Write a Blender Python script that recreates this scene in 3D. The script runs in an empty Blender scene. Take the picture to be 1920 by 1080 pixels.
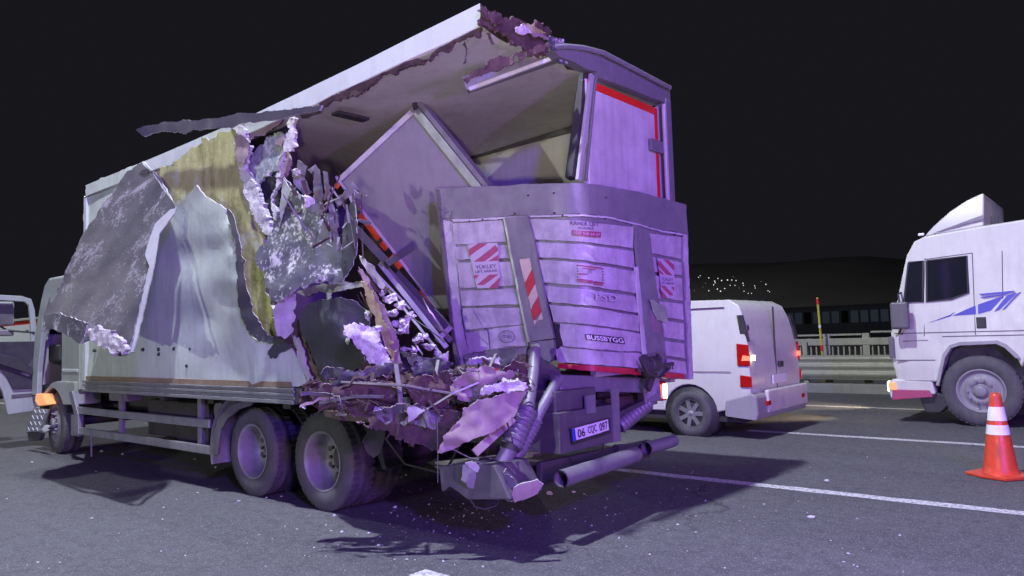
import bpy, bmesh, math, random
from mathutils import Vector, Matrix, noise
from mathutils.geometry import delaunay_2d_cdt
random.seed(7)
sc = bpy.context.scene
COL = sc.collection

# ------------------------------------------------------------------ camera
# Road runs along X (traffic drives towards -X), Y points across the lanes, Z up.
F = 1400.0                       # focal length in pixels of the 1920 wide photograph
CAM = Vector((0.0, 0.0, 1.47))
_d = Vector((-1660.0, 140.0, F)).normalized()          # towards -X, camera axes (right, down, forward)
_up = _d.cross(Vector((1.0, -0.030, 0.0))).normalized()
if _up.y > 0: _up = -_up
_n = _up.cross(_d)
if _n.x < 0: _n = -_n
ROT = Matrix((tuple(-_d), tuple(_n), tuple(_up)))       # camera axes -> world
RIGHT = ROT @ Vector((1, 0, 0)); DOWN = ROT @ Vector((0, 1, 0)); FWD = ROT @ Vector((0, 0, 1))
cd = bpy.data.cameras.new('camera'); cam = bpy.data.objects.new('camera', cd); COL.objects.link(cam)
cd.sensor_width = 36.0; cd.lens = F / 1920 * 36; cd.clip_end = 5000; cd.clip_start = 0.05
m4 = Matrix((RIGHT, -DOWN, -FWD)).transposed().to_4x4(); m4.translation = CAM
cam.matrix_world = m4
sc.camera = cam

# ------------------------------------------------------------------ night sky
world = bpy.data.worlds.new('World'); sc.world = world; world.use_nodes = True
bg = world.node_tree.nodes['Background']
bg.inputs['Color'].default_value = (0.0085, 0.0085, 0.0112, 1); bg.inputs['Strength'].default_value = 1.0

# ------------------------------------------------------------------ lamps of the place and added fill lights
def point(name, loc, power, color, radius=0.2):
    l = bpy.data.lights.new(name, 'POINT'); l.energy = power; l.color = color; l.shadow_soft_size = radius
    o = bpy.data.objects.new(name, l); o.location = loc; COL.objects.link(o); return o
def spot(name, loc, target, power, color, angle, blend=0.5, radius=0.06):
    l = bpy.data.lights.new(name, 'SPOT'); l.energy = power; l.color = color; l.shadow_soft_size = radius
    l.spot_size = math.radians(angle); l.spot_blend = blend
    o = bpy.data.objects.new(name, l); o.location = loc; COL.objects.link(o)
    o.rotation_euler = (Vector(target) - Vector(loc)).to_track_quat('-Z', 'Y').to_euler(); return o
point('road_and_fill_light', (-4.2, 1.3, 13.0), 10300, (0.78, 0.83, 1.0), 0.16)         # lamp over the near lane
point('road_and_fill_light', (20.0, -9.0, 7.5), 4300, (1.0, 0.62, 0.98), 0.25)          # lamp beyond the camera, moved off the row to light the box
point('road_and_fill_light', (-4.0, -30.0, 3.4), 9500, (0.94, 1.0, 0.92), 0.25)         # low fill added behind the camera, brightens side wall and interior
point('road_and_fill_light', (-36.0, 1.0, 13.0), 9000, (0.9, 0.92, 1.0), 0.2)
point('beacon_light', (3.6, -1.2, 4.2), 3000, (0.15, 0.05, 1.0), 0.30)              # blue beacons of the emergency vehicles
point('beacon_light', (4.6, 0.9, 1.5), 1500, (0.52, 0.15, 1.0), 0.25)
spot('box_fill_light', (0.9, -1.2, 0.9), (-5.0, 5.1, 4.15), 1000, (1.0, 0.88, 0.76), 34, 1.0, 0.12)   # unseen warm spot added to brighten the inside of the box
point('hill_fill_light', (-420.0, 400.0, 170.0), 560000, (0.95, 0.95, 1.0), 2.0)      # unseen lamp added in the air to lift the hill from black
sc.view_settings.view_transform = 'Standard'; sc.view_settings.look = 'None'
sc.view_settings.exposure = 0.0; sc.view_settings.gamma = 1.0; sc.view_settings.use_curve_mapping = False
sc.cycles.max_bounces = 6; sc.cycles.diffuse_bounces = 3; sc.cycles.glossy_bounces = 3
sc.cycles.sample_clamp_indirect = 3.0

# ------------------------------------------------------------------ measuring helpers
def ray(px, py): return ROT @ Vector((px - 960, py - 540, F))
def at(px, py, X=None, Y=None, Z=None, D=None):
    r = ray(px, py)
    if X is not None: t = (X - CAM.x) / r.x
    elif Y is not None: t = (Y - CAM.y) / r.y
    elif Z is not None: t = (Z - CAM.z) / r.z
    else: t = D / F
    return CAM + r * t
def depth(p): return (Vector(p) - CAM).dot(FWD)
def proj(p):
    v = ROT.transposed() @ (Vector(p) - CAM); return v.x / v.z * F + 960, v.y / v.z * F + 540

# ------------------------------------------------------------------ materials
class NT:
    def __init__(s, name):
        s.m = bpy.data.materials.new(name); s.m.use_nodes = True; s.t = s.m.node_tree
        s.b = s.t.nodes['Principled BSDF']; s.co = s.t.nodes.new('ShaderNodeTexCoord').outputs['Object']
    def n(s, kind, **kw):
        x = s.t.nodes.new(kind)
        for k, v in kw.items(): setattr(x, k, v)
        return x
    def link(s, a, b): s.t.links.new(a, b)
    def mapping(s, scale):
        mp = s.n('ShaderNodeMapping'); s.link(s.co, mp.inputs[0]); mp.inputs['Scale'].default_value = scale; return mp.outputs[0]
    def noise(s, scale, detail=4, rough=0.6, stretch=None, dist=0.0):
        x = s.n('ShaderNodeTexNoise'); x.inputs['Scale'].default_value = scale; x.inputs['Detail'].default_value = detail
        x.inputs['Roughness'].default_value = rough; x.inputs['Distortion'].default_value = dist
        s.link(s.mapping(stretch) if stretch else s.co, x.inputs['Vector']); return x.outputs['Fac']
    def ramp(s, fac, stops):
        r = s.n('ShaderNodeValToRGB'); e = r.color_ramp.elements
        while len(e) < len(stops): e.new(0.5)
        for el, (p, c) in zip(e, stops):
            el.position = p; el.color = (c, c, c, 1) if isinstance(c, (int, float)) else (*c, 1)
        s.link(fac, r.inputs[0]); return r.outputs[0]
    def mix(s, fac, a, b, mode='MIX'):
        x = s.n('ShaderNodeMix', data_type='RGBA', blend_type=mode)
        if isinstance(fac, (int, float)): x.inputs[0].default_value = fac
        else: s.link(fac, x.inputs[0])
        for i, v in ((6, a), (7, b)):
            if isinstance(v, tuple): x.inputs[i].default_value = (*v, 1)
            else: s.link(v, x.inputs[i])
        return x.outputs[2]
    def bump(s, h, strength=0.3, dist=0.01):
        x = s.n('ShaderNodeBump'); x.inputs['Strength'].default_value = strength; x.inputs['Distance'].default_value = dist
        s.link(h, x.inputs['Height']); s.link(x.outputs[0], s.b.inputs['Normal'])
    def done(s, color=None, rough=None, metal=0.0, spec=None):
        if color is not None:
            if isinstance(color, tuple): s.b.inputs['Base Color'].default_value = (*color, 1)
            else: s.link(color, s.b.inputs['Base Color'])
        if rough is not None:
            if isinstance(rough, (int, float)): s.b.inputs['Roughness'].default_value = rough
            else: s.link(rough, s.b.inputs['Roughness'])
        s.b.inputs['Metallic'].default_value = metal
        if spec is not None: s.b.inputs['Specular IOR Level'].default_value = spec
        return s.m
M = {}
def worn(name, base, dirt, amount=0.5, rough=0.5, metal=0.0, scale=3.0, streak=True, bump=0.15, fine=60.0):
    """base colour under blotchy dirt and vertical run marks"""
    t = NT(name)
    a = t.noise(scale, 6, 0.65)
    f = t.ramp(a, [(0.5 - 0.22 * amount, 0.0), (0.78, amount)])
    c = t.mix(f, base, dirt)
    if streak:
        s2 = t.noise(2.0, 5, 0.6, stretch=(7.0, 7.0, 0.5))
        c = t.mix(t.ramp(s2, [(0.48, 0.0), (0.72, 0.55 * amount)]), c, dirt)
    g = t.noise(fine, 3, 0.6)
    c = t.mix(t.ramp(g, [(0.56, 0.0), (0.80, 0.5 * amount)]), c, dirt)
    if bump: t.bump(t.noise(14.0, 5, 0.6), bump, 0.01)
    r = t.ramp(a, [(0.3, max(rough - 0.12, 0.05)), (0.7, min(rough + 0.2, 1.0))])
    M[name] = t.done(c, r, metal); return M[name]
def residue(name, base, patch, thr=0.55, scale=5.0, rough=0.7, fine=28.0):
    """dark torn backing with ragged patches of foam left on it"""
    t = NT(name)
    a = t.noise(scale, 8, 0.72, dist=0.4); b = t.noise(fine, 5, 0.7)
    mixv = t.mix(0.38, a, b)
    f = t.ramp(mixv, [(thr - 0.02, 0.0), (thr + 0.035, 1.0)])
    bc = t.mix(t.noise(3.0, 5, 0.6), base, tuple(min(1, v * 2.3 + 0.01) for v in base))
    c = t.mix(f, bc, patch)
    t.bump(mixv, 0.6, 0.02)
    M[name] = t.done(c, t.ramp(f, [(0, rough), (1, 0.95)])); return M[name]
def flat(name, col, rough=0.5, metal=0.0, vary=0.25, scale=8.0, bump=0.0):
    t = NT(name)
    c = t.mix(t.noise(scale, 5, 0.6), tuple(v * (1 - vary) for v in col), tuple(min(1, v * (1 + vary)) for v in col))
    if bump: t.bump(t.noise(scale * 4, 5, 0.65), bump, 0.01)
    M[name] = t.done(c, rough, metal); return M[name]
def emit(name, col, strength, base=(0.1, 0.1, 0.1)):
    t = NT(name); t.b.inputs['Emission Color'].default_value = (*col, 1); t.b.inputs['Emission Strength'].default_value = strength
    M[name] = t.done(base, 0.3); return M[name]

def build_materials():
    # asphalt: aggregate grain, patches, darker wheel tracks
    t = NT('asphalt')
    big = t.noise(0.35, 6, 0.6, stretch=(0.35, 1.0, 1.0)); mid = t.noise(9.0, 5, 0.7); fine = t.noise(105.0, 4, 0.75)
    vo = t.n('ShaderNodeTexVoronoi'); vo.inputs['Scale'].default_value = 120.0; t.link(t.co, vo.inputs['Vector'])
    c = t.mix(t.ramp(big, [(0.3, 0.0), (0.7, 1.0)]), (0.066, 0.066, 0.071), (0.103, 0.103, 0.109))
    track = t.noise(1.0, 4, 0.6, stretch=(0.035, 1.15, 1.0))                      # worn wheel tracks along the lanes
    c = t.mix(t.ramp(track, [(0.46, 0.0), (0.66, 0.55)]), c, (0.045, 0.045, 0.048))
    skid = t.noise(1.0, 5, 0.65, stretch=(0.10, 6.0, 1.0))                        # rubber streaks and drips
    c = t.mix(t.ramp(skid, [(0.60, 0.0), (0.72, 0.45)]), c, (0.034, 0.034, 0.036))
    stain = t.noise(0.9, 6, 0.7, dist=0.8)
    c = t.mix(t.ramp(stain, [(0.60, 0.0), (0.68, 0.5)]), c, (0.040, 0.039, 0.040))
    c = t.mix(t.ramp(fine, [(0.40, 0.0), (0.72, 0.85)]), c, (0.190, 0.189, 0.192))
    c = t.mix(t.ramp(mid, [(0.35, 0.45), (0.55, 0.0)]), c, (0.042, 0.042, 0.044))
    stone = t.n('ShaderNodeSeparateColor'); t.link(vo.outputs['Color'], stone.inputs[0])
    c = t.mix(t.ramp(stone.outputs[0], [(0.88, 0.0), (0.93, 0.65)]), c, (0.28, 0.275, 0.27))
    vc = t.n('ShaderNodeTexVoronoi', feature='DISTANCE_TO_EDGE'); vc.inputs['Scale'].default_value = 0.33
    wob = t.n('ShaderNodeVectorMath', operation='ADD'); nz = t.n('ShaderNodeTexNoise'); nz.inputs['Scale'].default_value = 1.3; nz.inputs['Detail'].default_value = 6
    t.link(t.co, nz.inputs['Vector']); t.link(t.co, wob.inputs[0]); t.link(nz.outputs['Color'], wob.inputs[1]); t.link(wob.outputs[0], vc.inputs['Vector'])
    crack = t.mix(1.0, t.ramp(vc.outputs['Distance'], [(0.0, 1.0), (0.006, 0.0)]), t.ramp(t.noise(0.4, 3, 0.5), [(0.5, 0.0), (0.6, 0.8)]), 'MULTIPLY')
    c = t.mix(crack, c, (0.022, 0.022, 0.023))
    t.bump(t.mix(0.5, fine, vo.outputs['Distance']), 0.4, 0.006)
    M['asphalt'] = t.done(c, 0.82, spec=0.35)
    t = NT('road_paint')
    w = t.noise(30.0, 6, 0.75)
    c = t.mix(t.ramp(w, [(0.40, 1.0), (0.53, 0.0)]), (0.70, 0.70, 0.68), (0.20, 0.20, 0.20))
    M['road_paint'] = t.done(c, 0.7)
    worn('skin', (0.62, 0.70, 0.63), (0.28, 0.31, 0.27), 0.55, 0.42, 0, 1.6, True, 0.25)
    worn('roof_white', (0.55, 0.59, 0.58), (0.34, 0.35, 0.33), 0.4, 0.5, 0, 3)
    worn('inner_white', (0.60, 0.59, 0.54), (0.32, 0.30, 0.26), 0.55, 0.6, 0, 1.3, True, 0.1)
    worn('door_white', (0.66, 0.65, 0.64), (0.30, 0.27, 0.30), 0.75, 0.5, 0, 2.2)
    worn('lift_white', (0.60, 0.58, 0.585), (0.19, 0.165, 0.175), 0.75, 0.5, 0, 5.0, True, 0.3)
    worn('lift_grey', (0.24, 0.235, 0.25), (0.13, 0.12, 0.12), 0.5, 0.5, 0.25, 5.0)
    worn('door_grey', (0.42, 0.41, 0.43), (0.24, 0.23, 0.24), 0.5, 0.55, 0, 4.0)
    worn('door_inner', (0.27, 0.255, 0.26), (0.15, 0.14, 0.15), 0.5, 0.55, 0, 2.0)
    worn('skin_dull', (0.36, 0.36, 0.37), (0.22, 0.21, 0.22), 0.5, 0.6, 0, 4.0)
    worn('trim_dark', (0.035, 0.033, 0.042), (0.085, 0.08, 0.085), 0.45, 0.5, 0.1, 6.0)
    worn('strip_purple', (0.032, 0.024, 0.050), (0.07, 0.06, 0.08), 0.3, 0.6, 0, 6.0)
    worn('aluminium', (0.50, 0.51, 0.52), (0.25, 0.24, 0.23), 0.5, 0.4, 0.75, 5.0)
    worn('steel', (0.30, 0.29, 0.30), (0.14, 0.10, 0.08), 0.6, 0.5, 0.6, 6.0)
    worn('galvanised', (0.42, 0.42, 0.33), (0.22, 0.21, 0.18), 0.5, 0.55, 0.3, 4.0)
    worn('chassis', (0.055, 0.054, 0.056), (0.10, 0.085, 0.07), 0.6, 0.6, 0.1, 6.0)
    worn('black_plastic', (0.028, 0.028, 0.030), (0.07, 0.065, 0.06), 0.5, 0.55, 0, 5.0)
    worn('rubber', (0.062, 0.062, 0.066), (0.15, 0.145, 0.14), 0.6, 0.75, 0, 6.0)
    worn('rim', (0.27, 0.27, 0.28), (0.16, 0.14, 0.12), 0.5, 0.5, 0.1, 8.0)
    worn('hub', (0.10, 0.095, 0.09), (0.22, 0.17, 0.12), 0.6, 0.6, 0.3, 12.0)
    worn('cab_paint', (0.36, 0.40, 0.375), (0.20, 0.20, 0.18), 0.45, 0.35, 0, 2.5)
    worn('van_white', (0.67, 0.69, 0.58), (0.40, 0.39, 0.35), 0.35, 0.28, 0, 1.5, True, 0.0)
    worn('truck_white', (0.63, 0.65, 0.56), (0.36, 0.35, 0.31), 0.4, 0.3, 0, 1.5, True, 0.0)
    worn('bumper_grey', (0.34, 0.33, 0.33), (0.2, 0.19, 0.19), 0.4, 0.5, 0, 3.0)
    worn('splinter', (0.060, 0.034, 0.034), (0.21, 0.125, 0.12), 0.65, 0.9, 0, 14.0, False, 1.0, 110.0)
    worn('charred', (0.045, 0.030, 0.030), (0.15, 0.09, 0.08), 0.7, 0.9, 0, 7.0, False, 0.8)
    worn('brown_band', (0.20, 0.14, 0.075), (0.32, 0.27, 0.20), 0.6, 0.7, 0, 5.0)
    worn('pink_sheet', (0.34, 0.25, 0.26), (0.17, 0.12, 0.13), 0.7, 0.6, 0, 5.0)
    worn('trim', (0.11, 0.105, 0.115), (0.22, 0.21, 0.20), 0.45, 0.5, 0.3, 8.0)
    worn('concrete', (0.30, 0.30, 0.27), (0.17, 0.165, 0.15), 0.6, 0.85, 0, 2.0)
    worn('cone_orange', (0.78, 0.075, 0.025), (0.22, 0.05, 0.035), 0.6, 0.35, 0, 9.0)
    worn('fire_red', (0.45, 0.03, 0.02), (0.25, 0.03, 0.02), 0.4, 0.4, 0, 3.0)
    residue('backing', (0.036, 0.035, 0.044), (0.34, 0.31, 0.35), 0.545, 2.2)
    residue('backing_light', (0.046, 0.046, 0.056), (0.52, 0.50, 0.51), 0.535, 3.4)
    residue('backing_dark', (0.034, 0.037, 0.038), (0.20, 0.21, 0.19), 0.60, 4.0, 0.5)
    residue('foam_grey', (0.16, 0.18, 0.18), (0.52, 0.54, 0.52), 0.50, 9.0, 0.9)
    t = NT('flap_face')
    a = t.noise(1.1, 6, 0.62); b = t.noise(2.0, 9, 0.78, dist=0.6); g = t.noise(34.0, 5, 0.7)
    c = t.mix(t.ramp(a, [(0.34, 0.0), (0.66, 1.0)]), (0.026, 0.024, 0.036), (0.082, 0.072, 0.086))
    pm = t.mix(0.30, b, g)
    c = t.mix(t.ramp(pm, [(0.52, 0.0), (0.575, 0.9)]), c, (0.27, 0.24, 0.29))
    c = t.mix(t.ramp(t.noise(0.8, 4, 0.5), [(0.54, 0.0), (0.70, 0.3)]), c, (0.24, 0.235, 0.20))
    t.bump(t.mix(0.5, pm, g), 0.5, 0.015); M['flap_face'] = t.done(c, 0.75)
    t = NT('foam_yellow')
    a = t.noise(2.2, 7, 0.65, stretch=(2.2, 2.2, 0.7)); b = t.noise(16.0, 6, 0.7)
    c = t.mix(t.ramp(a, [(0.35, 0.0), (0.65, 1.0)]), (0.24, 0.235, 0.06), (0.52, 0.51, 0.24))
    c = t.mix(t.ramp(t.noise(3.5, 6, 0.7), [(0.56, 0.0), (0.66, 0.7)]), c, (0.52, 0.55, 0.50))
    c = t.mix(t.ramp(t.noise(1.6, 6, 0.7, stretch=(3, 3, 0.6)), [(0.57, 0.0), (0.70, 0.75)]), c, (0.10, 0.085, 0.05))
    t.bump(t.mix(0.5, a, b), 0.8, 0.02); M['foam_yellow'] = t.done(c, 0.95)
    t = NT('foam_white')
    b = t.noise(22.0, 7, 0.75)
    c = t.mix(t.ramp(b, [(0.35, 0.0), (0.6, 1.0)]), (0.46, 0.42, 0.42), (0.80, 0.78, 0.78))
    t.bump(b, 1.0, 0.02); M['foam_white'] = t.done(c, 0.95)
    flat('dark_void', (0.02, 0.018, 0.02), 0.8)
    flat('red_tape', (0.72, 0.03, 0.02), 0.35, 0, 0.3, 25)
    flat('strip_red', (0.50, 0.02, 0.05), 0.4, 0, 0.3, 25)
    flat('orange_tape', (0.85, 0.12, 0.02), 0.3, 0, 0.3, 25)
    flat('cream', (0.62, 0.52, 0.36), 0.5, 0, 0.25, 30)
    flat('placard_pale', (0.52, 0.46, 0.52), 0.5, 0, 0.2, 30)
    flat('placard_red', (0.38, 0.06, 0.14), 0.5, 0, 0.3, 30)
    flat('print_red', (0.34, 0.05, 0.12), 0.6, 0, 0.3, 50)
    flat('print_dark', (0.14, 0.09, 0.17), 0.6, 0, 0.3, 50)
    flat('print_black', (0.015, 0.015, 0.02), 0.5)
    flat('plate_white', (0.82, 0.82, 0.82), 0.4, 0, 0.06, 20)
    flat('plate_blue', (0.03, 0.06, 0.45), 0.4)
    flat('stripe_blue', (0.05, 0.045, 0.42), 0.35, 0, 0.15, 4)
    worn('reflective_white', (0.86, 0.86, 0.86), (0.45, 0.42, 0.40), 0.35, 0.35, 0, 12.0)
    flat('glass_dark', (0.012, 0.014, 0.018), 0.06, 0, 0.1)
    flat('lens_red', (0.45, 0.01, 0.01), 0.15)
    flat('lens_amber', (0.75, 0.25, 0.04), 0.2)
    flat('yellow_pole', (0.55, 0.50, 0.06), 0.5)
    flat('terrain', (0.15, 0.15, 0.145), 1.0, 0, 0.4, 0.02)
    flat('far_wall', (0.10, 0.11, 0.12), 0.9)
    emit('lamp_tail', (1.0, 0.22, 0.12), 1.6, (0.6, 0.05, 0.03))
    emit('lamp_core', (1.0, 0.80, 0.55), 6.0)
    emit('lamp_amber', (1.0, 0.42, 0.16), 0.7, (0.7, 0.3, 0.1))
    emit('lamp_head', (1.0, 0.78, 0.50), 9.0)
    emit('city_light', (0.95, 0.97, 1.0), 1.3)
    emit('city_light_dim', (0.8, 0.85, 1.0), 0.35)
    emit('dim_window', (0.25, 0.35, 0.55), 0.035)
build_materials()

# ------------------------------------------------------------------ object helpers
def thing(name, label, cat, loc=(0, 0, 0), group=None):
    o = bpy.data.objects.new(name, None); o.location = loc; COL.objects.link(o); o.empty_display_size = 0.2
    o['label'] = label; o['category'] = cat
    if group: o['group'] = group
    return o
def tag(o, label, cat, group=None):
    o['label'] = label; o['category'] = cat
    if group: o['group'] = group
    return o
def link(name, me, parent=None, loc=None, rot=None, bevel=0.0, label=None):
    o = bpy.data.objects.new(name, me); COL.objects.link(o)
    if parent is not None:
        o.parent = parent
        if parent.type == 'EMPTY': o.matrix_parent_inverse = Matrix.Translation(-Vector(parent.location))
    if loc is not None: o.location = loc
    if rot is not None: o.rotation_euler = rot
    if bevel:
        b = o.modifiers.new('edge', 'BEVEL'); b.width = bevel; b.segments = 2; b.limit_method = 'ANGLE'; b.angle_limit = math.radians(35)
    if label: o['label'] = label
    return o
class MB:
    def __init__(s): s.v = []; s.f = []; s.mi = []; s.sm = []
    def add(s, vs, fs, mi=0, smooth=False):
        k = len(s.v); s.v += [tuple(v) for v in vs]
        for f in fs: s.f.append([i + k for i in f]); s.mi.append(mi); s.sm.append(smooth)
        return s
    def box(s, a, b, mi=0):
        x0, y0, z0 = a; x1, y1, z1 = b
        x0, x1 = min(x0, x1), max(x0, x1); y0, y1 = min(y0, y1), max(y0, y1); z0, z1 = min(z0, z1), max(z0, z1)
        v = [(x0,y0,z0),(x1,y0,z0),(x1,y1,z0),(x0,y1,z0),(x0,y0,z1),(x1,y0,z1),(x1,y1,z1),(x0,y1,z1)]
        return s.add(v, [(3,2,1,0),(4,5,6,7),(0,1,5,4),(1,2,6,5),(2,3,7,6),(3,0,4,7)], mi)
    def beam(s, p, q, w, h, up=(0, 0, 1), mi=0):
        """square bar from p to q, w across, h along up"""
        p = Vector(p); q = Vector(q); d = (q - p).normalized(); u = Vector(up)
        a = d.cross(u)
        if a.length < 1e-4: a = d.cross(Vector((1, 0, 0)))
        a.normalize(); u = a.cross(d).normalized()
        v = []
        for c in (p, q):
            for i, j in ((-1,-1),(1,-1),(1,1),(-1,1)): v.append(c + a * (w/2*i) + u * (h/2*j))
        return s.add(v, [(0,1,2,3),(7,6,5,4),(0,4,5,1),(1,5,6,2),(2,6,7,3),(3,7,4,0)], mi)
    def tube(s, path, rad, n=10, mi=0, cap=True):
        path = [Vector(p) for p in path]; rads = rad if isinstance(rad, (list, tuple)) else [rad] * len(path)
        k = len(s.v); rings = []; ref = None
        for i, p in enumerate(path):
            d = (path[min(i+1, len(path)-1)] - path[max(i-1, 0)]).normalized()
            if ref is None:
                ref = d.orthogonal().normalized()
            else:
                ref = (ref - d * ref.dot(d)).normalized()
            b = d.cross(ref)
            rings.append([p + ref * (math.cos(2*math.pi*j/n) * rads[i]) + b * (math.sin(2*math.pi*j/n) * rads[i]) for j in range(n)])
        vs = [v for r in rings for v in r]; fs = []
        for i in range(len(path)-1):
            for j in range(n): fs.append((i*n+j, i*n+(j+1)%n, (i+1)*n+(j+1)%n, (i+1)*n+j))
        s.add(vs, fs, mi, True)
        if cap:
            s.add(rings[0], [tuple(range(n))[::-1]], mi); s.add(rings[-1], [tuple(range(n))], mi)
        return s
    def lathe_y(s, prof, n=28, mi=0, c=(0, 0, 0), smooth=True):
        """profile of (radius, y) turned about the Y axis"""
        vs = []; fs = []; m = len(prof)
        for j in range(n):
            a = 2*math.pi*j/n
            for r, y in prof: vs.append((c[0] + r*math.cos(a), c[1] + y, c[2] + r*math.sin(a)))
        for j in range(n):
            for i in range(m-1):
                fs.append((j*m+i, j*m+i+1, ((j+1)%n)*m+i+1, ((j+1)%n)*m+i))
        return s.add(vs, fs, mi, smooth)
    def lathe_z(s, prof, n=28, mi=0, c=(0, 0, 0), smooth=True):
        vs = []; fs = []; m = len(prof)
        for j in range(n):
            a = 2*math.pi*j/n
            for r, z in prof: vs.append((c[0] + r*math.cos(a), c[1] + r*math.sin(a), c[2] + z))
        for j in range(n):
            for i in range(m-1):
                fs.append((j*m+i, ((j+1)%n)*m+i, ((j+1)%n)*m+i+1, j*m+i+1))
        return s.add(vs, fs, mi, smooth)
    def prism(s, pts, a, b, axis='Y', mi=0):
        """polygon of (x,z) pairs (axis Y) / (y,z) pairs (axis X) / (x,y) pairs (axis Z) pulled from a to b"""
        def mk(p, t): return (p[0], t, p[1]) if axis == 'Y' else ((t, p[0], p[1]) if axis == 'X' else (p[0], p[1], t))
        n = len(pts); v = [mk(p, a) for p in pts] + [mk(p, b) for p in pts]
        f = [tuple(range(n)), tuple(range(2*n-1, n-1, -1))] + [(i, n+i, n+(i+1)%n, (i+1)%n) for i in range(n)]
        return s.add(v, f, mi)
    def mesh(s, name, mats):
        me = bpy.data.meshes.new(name); me.from_pydata(s.v, [], s.f)
        for i, p in enumerate(me.polygons): p.material_index = s.mi[i]; p.use_smooth = s.sm[i]
        for m in (mats if isinstance(mats, (list, tuple)) else [mats]): me.materials.append(M[m])
        bm = bmesh.new(); bm.from_mesh(me); bmesh.ops.recalc_face_normals(bm, faces=bm.faces)
        ng = [f for f in bm.faces if len(f.verts) > 4]
        if ng: bmesh.ops.triangulate(bm, faces=ng)
        bm.to_mesh(me); bm.free()
        return me
    def build(s, name, mats, parent=None, bevel=0.0, loc=None, rot=None, label=None):
        return link(name, s.mesh(name, mats), parent, loc, rot, bevel, label)

def grid_fill(outline, res, jitter, rnd):
    """triangulated polygon with inner points; returns 2d verts, faces"""
    xs = [p[0] for p in outline]; ys = [p[1] for p in outline]
    pts = list(outline); n = len(pts)
    def inside(x, y):
        c = False
        for i in range(n):
            (x1, y1), (x2, y2) = outline[i], outline[i-1]
            if (y1 > y) != (y2 > y) and x < (x2-x1)*(y-y1)/(y2-y1)+x1: c = not c
        return c
    def near(x, y):
        m = 1e9
        for i in range(n):
            (x1, y1), (x2, y2) = outline[i], outline[i-1]
            dx, dy = x2-x1, y2-y1; L = dx*dx+dy*dy
            t = 0 if L == 0 else max(0, min(1, ((x-x1)*dx+(y-y1)*dy)/L))
            m = min(m, (x-x1-t*dx)**2+(y-y1-t*dy)**2)
        return math.sqrt(m)
    y = min(ys) + res*0.5; row = 0
    while y < max(ys):
        x = min(xs) + (res*0.5 if row % 2 else 0.0)
        while x < max(xs):
            px, py = x + rnd.uniform(-1,1)*jitter*res, y + rnd.uniform(-1,1)*jitter*res
            if inside(px, py) and near(px, py) > res*0.35: pts.append((px, py))
            x += res
        y += res*0.87; row += 1
    v2, e, f, *_ = delaunay_2d_cdt([Vector(p) for p in pts], [], [list(range(n))], 1, 1e-5)
    return [(v.x, v.y) for v in v2], f

def jag_outline(pts, step, jag, rnd):
    """outline with torn, fractal edges"""
    out = []
    n = len(pts)
    for i in range(n):
        seg = [tuple(pts[i][:2]), tuple(pts[(i+1) % n][:2])]
        while jag >= 0 and max(math.hypot(b[0]-a[0], b[1]-a[1]) for a, b in zip(seg, seg[1:])) > step:
            nw = [seg[0]]
            for a, b in zip(seg, seg[1:]):
                L = math.hypot(b[0]-a[0], b[1]-a[1])
                if L > step:
                    t = rnd.uniform(.36, .64) if jag > .5 else .5
                    o = rnd.gauss(0, 1)*jag*min(1.6, (L/16.0)**.6)*(2.2 if jag > .7 and rnd.random() < .14 else 1.0)
                    nw.append((a[0]+(b[0]-a[0])*t - (b[1]-a[1])/L*o, a[1]+(b[1]-a[1])*t + (b[0]-a[0])/L*o))
                nw.append(b)
            seg = nw
        out += seg[:-1]
    return out

def solve3(rows):
    """least squares a + b x + c y = w"""
    import itertools
    A = [[0.0]*3 for _ in range(3)]; B = [0.0]*3
    for x, y, w in rows:
        r = (1.0, x, y)
        for i in range(3):
            B[i] += r[i]*w
            for j in range(3): A[i][j] += r[i]*r[j]
    for i in range(3): A[i][i] += 1e-9
    return Matrix(A).inverted() @ Vector(B)

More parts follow.
